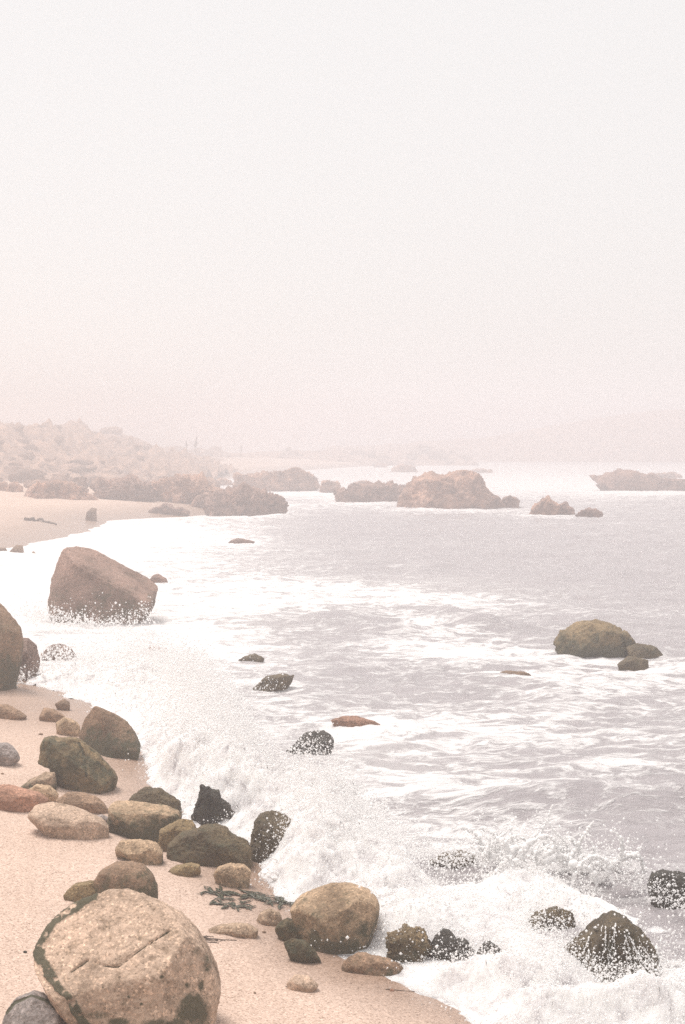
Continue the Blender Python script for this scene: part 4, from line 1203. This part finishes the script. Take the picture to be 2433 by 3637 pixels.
DP = np.concatenate(drops_P); DR = np.concatenate(drops_R)
DP[:, 2] = np.maximum(DP[:, 2], 0.02)
n = len(DP)
sc = DR[:, None, None] * (0.75 + 0.5 * rd.random((n, 1, 3)))
V = (DP[:, None, :] + OCT_V[None] * sc).reshape(-1, 3)
F = (np.arange(n)[:, None, None] * 6 + OCT_F[None]).reshape(-1, 3)
BV, BF = ico(2)
BP = np.concatenate(blob_P); BR = np.concatenate(blob_R)
nb = len(BP)
bs = BR[:, None, None] * (0.7 + 0.6 * rd.random((nb, 1, 3)))
V2 = (BP[:, None, :] + BV[None] * bs).reshape(-1, 3)
F2 = (np.arange(nb)[:, None, None] * len(BV) + BF[None]).reshape(-1, 3) + len(V)
V = np.concatenate([V, V2]); F = np.concatenate([F, F2])
print('blobs', nb)
spray = link('sea_spray', mesh_np('sea_spray', V, F), M_DROP)
tag(spray, 'white drops of spray flung up from the surf', 'spray', kind='stuff')

# ------------------------------------------------------------------ small things on the sand
def stick(label, pts, r, group=None, name='stick', mat=None):
    P = []
    for (u, v) in pts:
        p = ground_hit(u, v)
        P.append(p + np.array([0, 0, r * 0.6]))
    P = np.array(P)
    t = np.linspace(0, len(P) - 1, 14)
    Q = np.stack([np.interp(t, np.arange(len(P)), P[:, k]) for k in range(3)], 1)
    Q += rd.normal(size=Q.shape) * r * 0.35
    k = 7
    V = []
    d = np.gradient(Q, axis=0); d /= np.linalg.norm(d, axis=1)[:, None]
    for i in range(len(Q)):
        s1 = np.cross(d[i], [0, 0, 1]); s1 /= np.linalg.norm(s1); s2 = np.cross(s1, d[i])
        rr = r * (1 - 0.65 * i / (len(Q) - 1)) * rd.uniform(0.8, 1.2)
        for a in range(k):
            V.append(Q[i] + rr * (s1 * math.cos(a * 2 * math.pi / k) + s2 * math.sin(a * 2 * math.pi / k)))
    F = [[i * k + a, i * k + (a + 1) % k, (i + 1) * k + (a + 1) % k, (i + 1) * k + a] for i in range(len(Q) - 1) for a in range(k)]
    org = Q[0]
    o = link(name, mesh_np(name, np.array(V) - org, F), mat or M_WOOD, loc=org)
    tag(o, label, 'stick', group)
stick('longest dark stick of the bundle beside the huge cracked boulder', [(712, 3330), (760, 3338), (842, 3342)], 0.008)
stick('middle dark stick of the bundle beside the huge cracked boulder', [(716, 3338), (760, 3343), (800, 3344)], 0.008)
stick('short lowest stick of the bundle beside the huge cracked boulder', [(722, 3345), (750, 3349), (778, 3350)], 0.008)
stick('uppermost stick of the bundle beside the huge cracked boulder', [(712, 3326), (740, 3328), (764, 3330)], 0.006)
stick('long dark driftwood pole on the far wet sand at the left', [(89, 1849), (145, 1852), (201, 1864)], 0.10)
stick('thin dark twig lying across the near sand by the foam', [(1370, 3514), (1440, 3520), (1530, 3530)], 0.004)

def weed(label, poly, seed, hgt=0.03, count=26):
    """a low matted heap of kelp: many thin flat strands tangled together, one mesh"""
    rs_ = np.random.default_rng(seed)
    P = np.array(poly, float)
    lo, hi = P.min(0), P.max(0)
    g = ground_hit(*P.mean(0))
    V, F = [], []
    for k in range(count):
        for _ in range(40):
            u, v = rs_.uniform(lo[0], hi[0]), rs_.uniform(lo[1], hi[1])
            if inside(np.array([u]), np.array([v]), poly)[0]: break
        p = on_level(u, v, g[2])
        a = rs_.normal() * 0.5 + (math.pi if rs_.random() < 0.5 else 0)
        L_ = rs_.uniform(0.08, 0.22)
        w = rs_.uniform(0.006, 0.022)
        m_ = 9
        x_, y_ = p[0], p[1]
        b0 = len(V)
        for i in range(m_):
            t = i / (m_ - 1)
            a += rs_.normal() * 0.35
            x_ += L_ / m_ * math.cos(a); y_ += L_ / m_ * math.sin(a)
            zz = max(0.0, float(sand_z(np.array([x_]), np.array([y_]))[0])) + 0.008 + 0.35 * hgt * math.sin(t * 3.1) * rs_.uniform(0.2, 1.0)
            ww = w * math.sin(0.3 + t * 2.6)
            nx, ny = -math.sin(a) * ww, math.cos(a) * ww
            V += [(x_ - nx, y_ - ny, zz), (x_, y_, zz + ww * 0.25), (x_ + nx, y_ + ny, zz), (x_, y_, zz - ww * 0.25)]
        for i in range(m_ - 1):
            for c_ in range(4):
                F.append([b0 + 4 * i + c_, b0 + 4 * i + (c_ + 1) % 4, b0 + 4 * i + 4 + (c_ + 1) % 4, b0 + 4 * i + 4 + c_])
    org = np.array([g[0], g[1], g[2]])
    o = link('kelp_heap', mesh_np('kelp_heap', np.array(V) - org, F), M_KELP, loc=org)
    tag(o, label, 'kelp')
weed('dark matted kelp on wet sand, left heap under the splash', [(755, 3200), (790, 3192), (850, 3205), (880, 3222), (840, 3232), (780, 3222)], 3)
weed('dark matted kelp at the foam edge, right heap left of the tan boulder', [(930, 3206), (960, 3190), (1030, 3188), (1052, 3202), (1020, 3218), (950, 3222)], 4, 0.05)
weed('thin dark strand of kelp above the left kelp heap', [(752, 3172), (790, 3166), (800, 3176), (770, 3182)], 5, 0.02)
weed('dark kelp patch between the left and right kelp heaps', [(860, 3182), (900, 3172), (925, 3186), (900, 3200)], 6, 0.03)

# pebbles strewn on the near sand
pv, pf = ico(3)
peb = []
for k in range(3):
    Q = pv * np.array([1, 0.8, 0.55]) + pv * (0.12 * fbm(pv * 1.5 + k * 9, 3, 400 + k))[:, None]
    me = mesh_np('pebble', Q, pf)
    attr(me, 'stain', np.zeros(len(Q))); attr(me, 'wet', np.zeros(len(Q)))
    me.materials.append(M_ROCK)
    peb.append(me)
for (u, v, r_, tint, lab) in ((89, 3383, 0.016, 'black', 'tiny black pebble on the sand left of the huge boulder'), (157, 3445, 0.014, 'black', 'tiny black pebble right under the left rim of the huge boulder'), (1392, 3519, 0.018, 'red', 'small reddish scrap on the near sand by the thin twig'),
                              (938, 3312, 0.016, 'brown', 'tiny brown pebble beside the long flat sand-coloured rock'), (1017, 3507, 0.012, 'black', 'tiny dark pebble at the left end of the flat grey stone'), (905, 3528, 0.012, 'brown', 'tiny brown pebble on the sand below the flat grey stone'),
                              (145, 2610, 0.03, 'brown', 'small dark stone on the sand above the green overhanging boulder'), (8, 2750, 0.022, 'brown', 'tiny stone at the left edge above the reddish slab'), (60, 2552, 0.03, 'brown', 'small stone on the sand under the long low left rock')):
    p = ground_hit(u, v)
    o = link('pebble', peb[int(rs.integers(3))], loc=(p[0], p[1], p[2] + r_ * 0.25))
    o.scale = (r_, r_, r_)
    o.rotation_euler = (0, 0, rs.uniform(0, 6))
    o.color = (*TINT[tint], 1)
    tag(o, lab, 'pebble')

# ------------------------------------------------------------------ the sea mist
bm = bmesh.new()
bmesh.ops.create_cube(bm, size=1.0)
me = bpy.data.meshes.new('haze'); bm.to_mesh(me); bm.free()
haze = link('haze', me)
HT, HB = 13.4, -2.9
haze.scale = (1340, 1020, HT - HB)
haze.location = (0, 440, (HT + HB) / 2)
m, n_, l_, b_ = mat_new('sea_mist')
n_.remove(b_)
vol = n_.new('ShaderNodeVolumePrincipled')
vol.inputs['Color'].default_value = (0.795, 0.768, 0.782, 1)
vol.inputs['Density'].default_value = HAZE_DENSITY
vol.inputs['Anisotropy'].default_value = 0.2
l_.new(vol.outputs[0], n_['Material Output'].inputs['Volume'])
me.materials.append(m)
tag(haze, 'pale sea mist over the whole bay', 'mist', kind='stuff')
print('drops', n, 'objects', len(scene.objects))
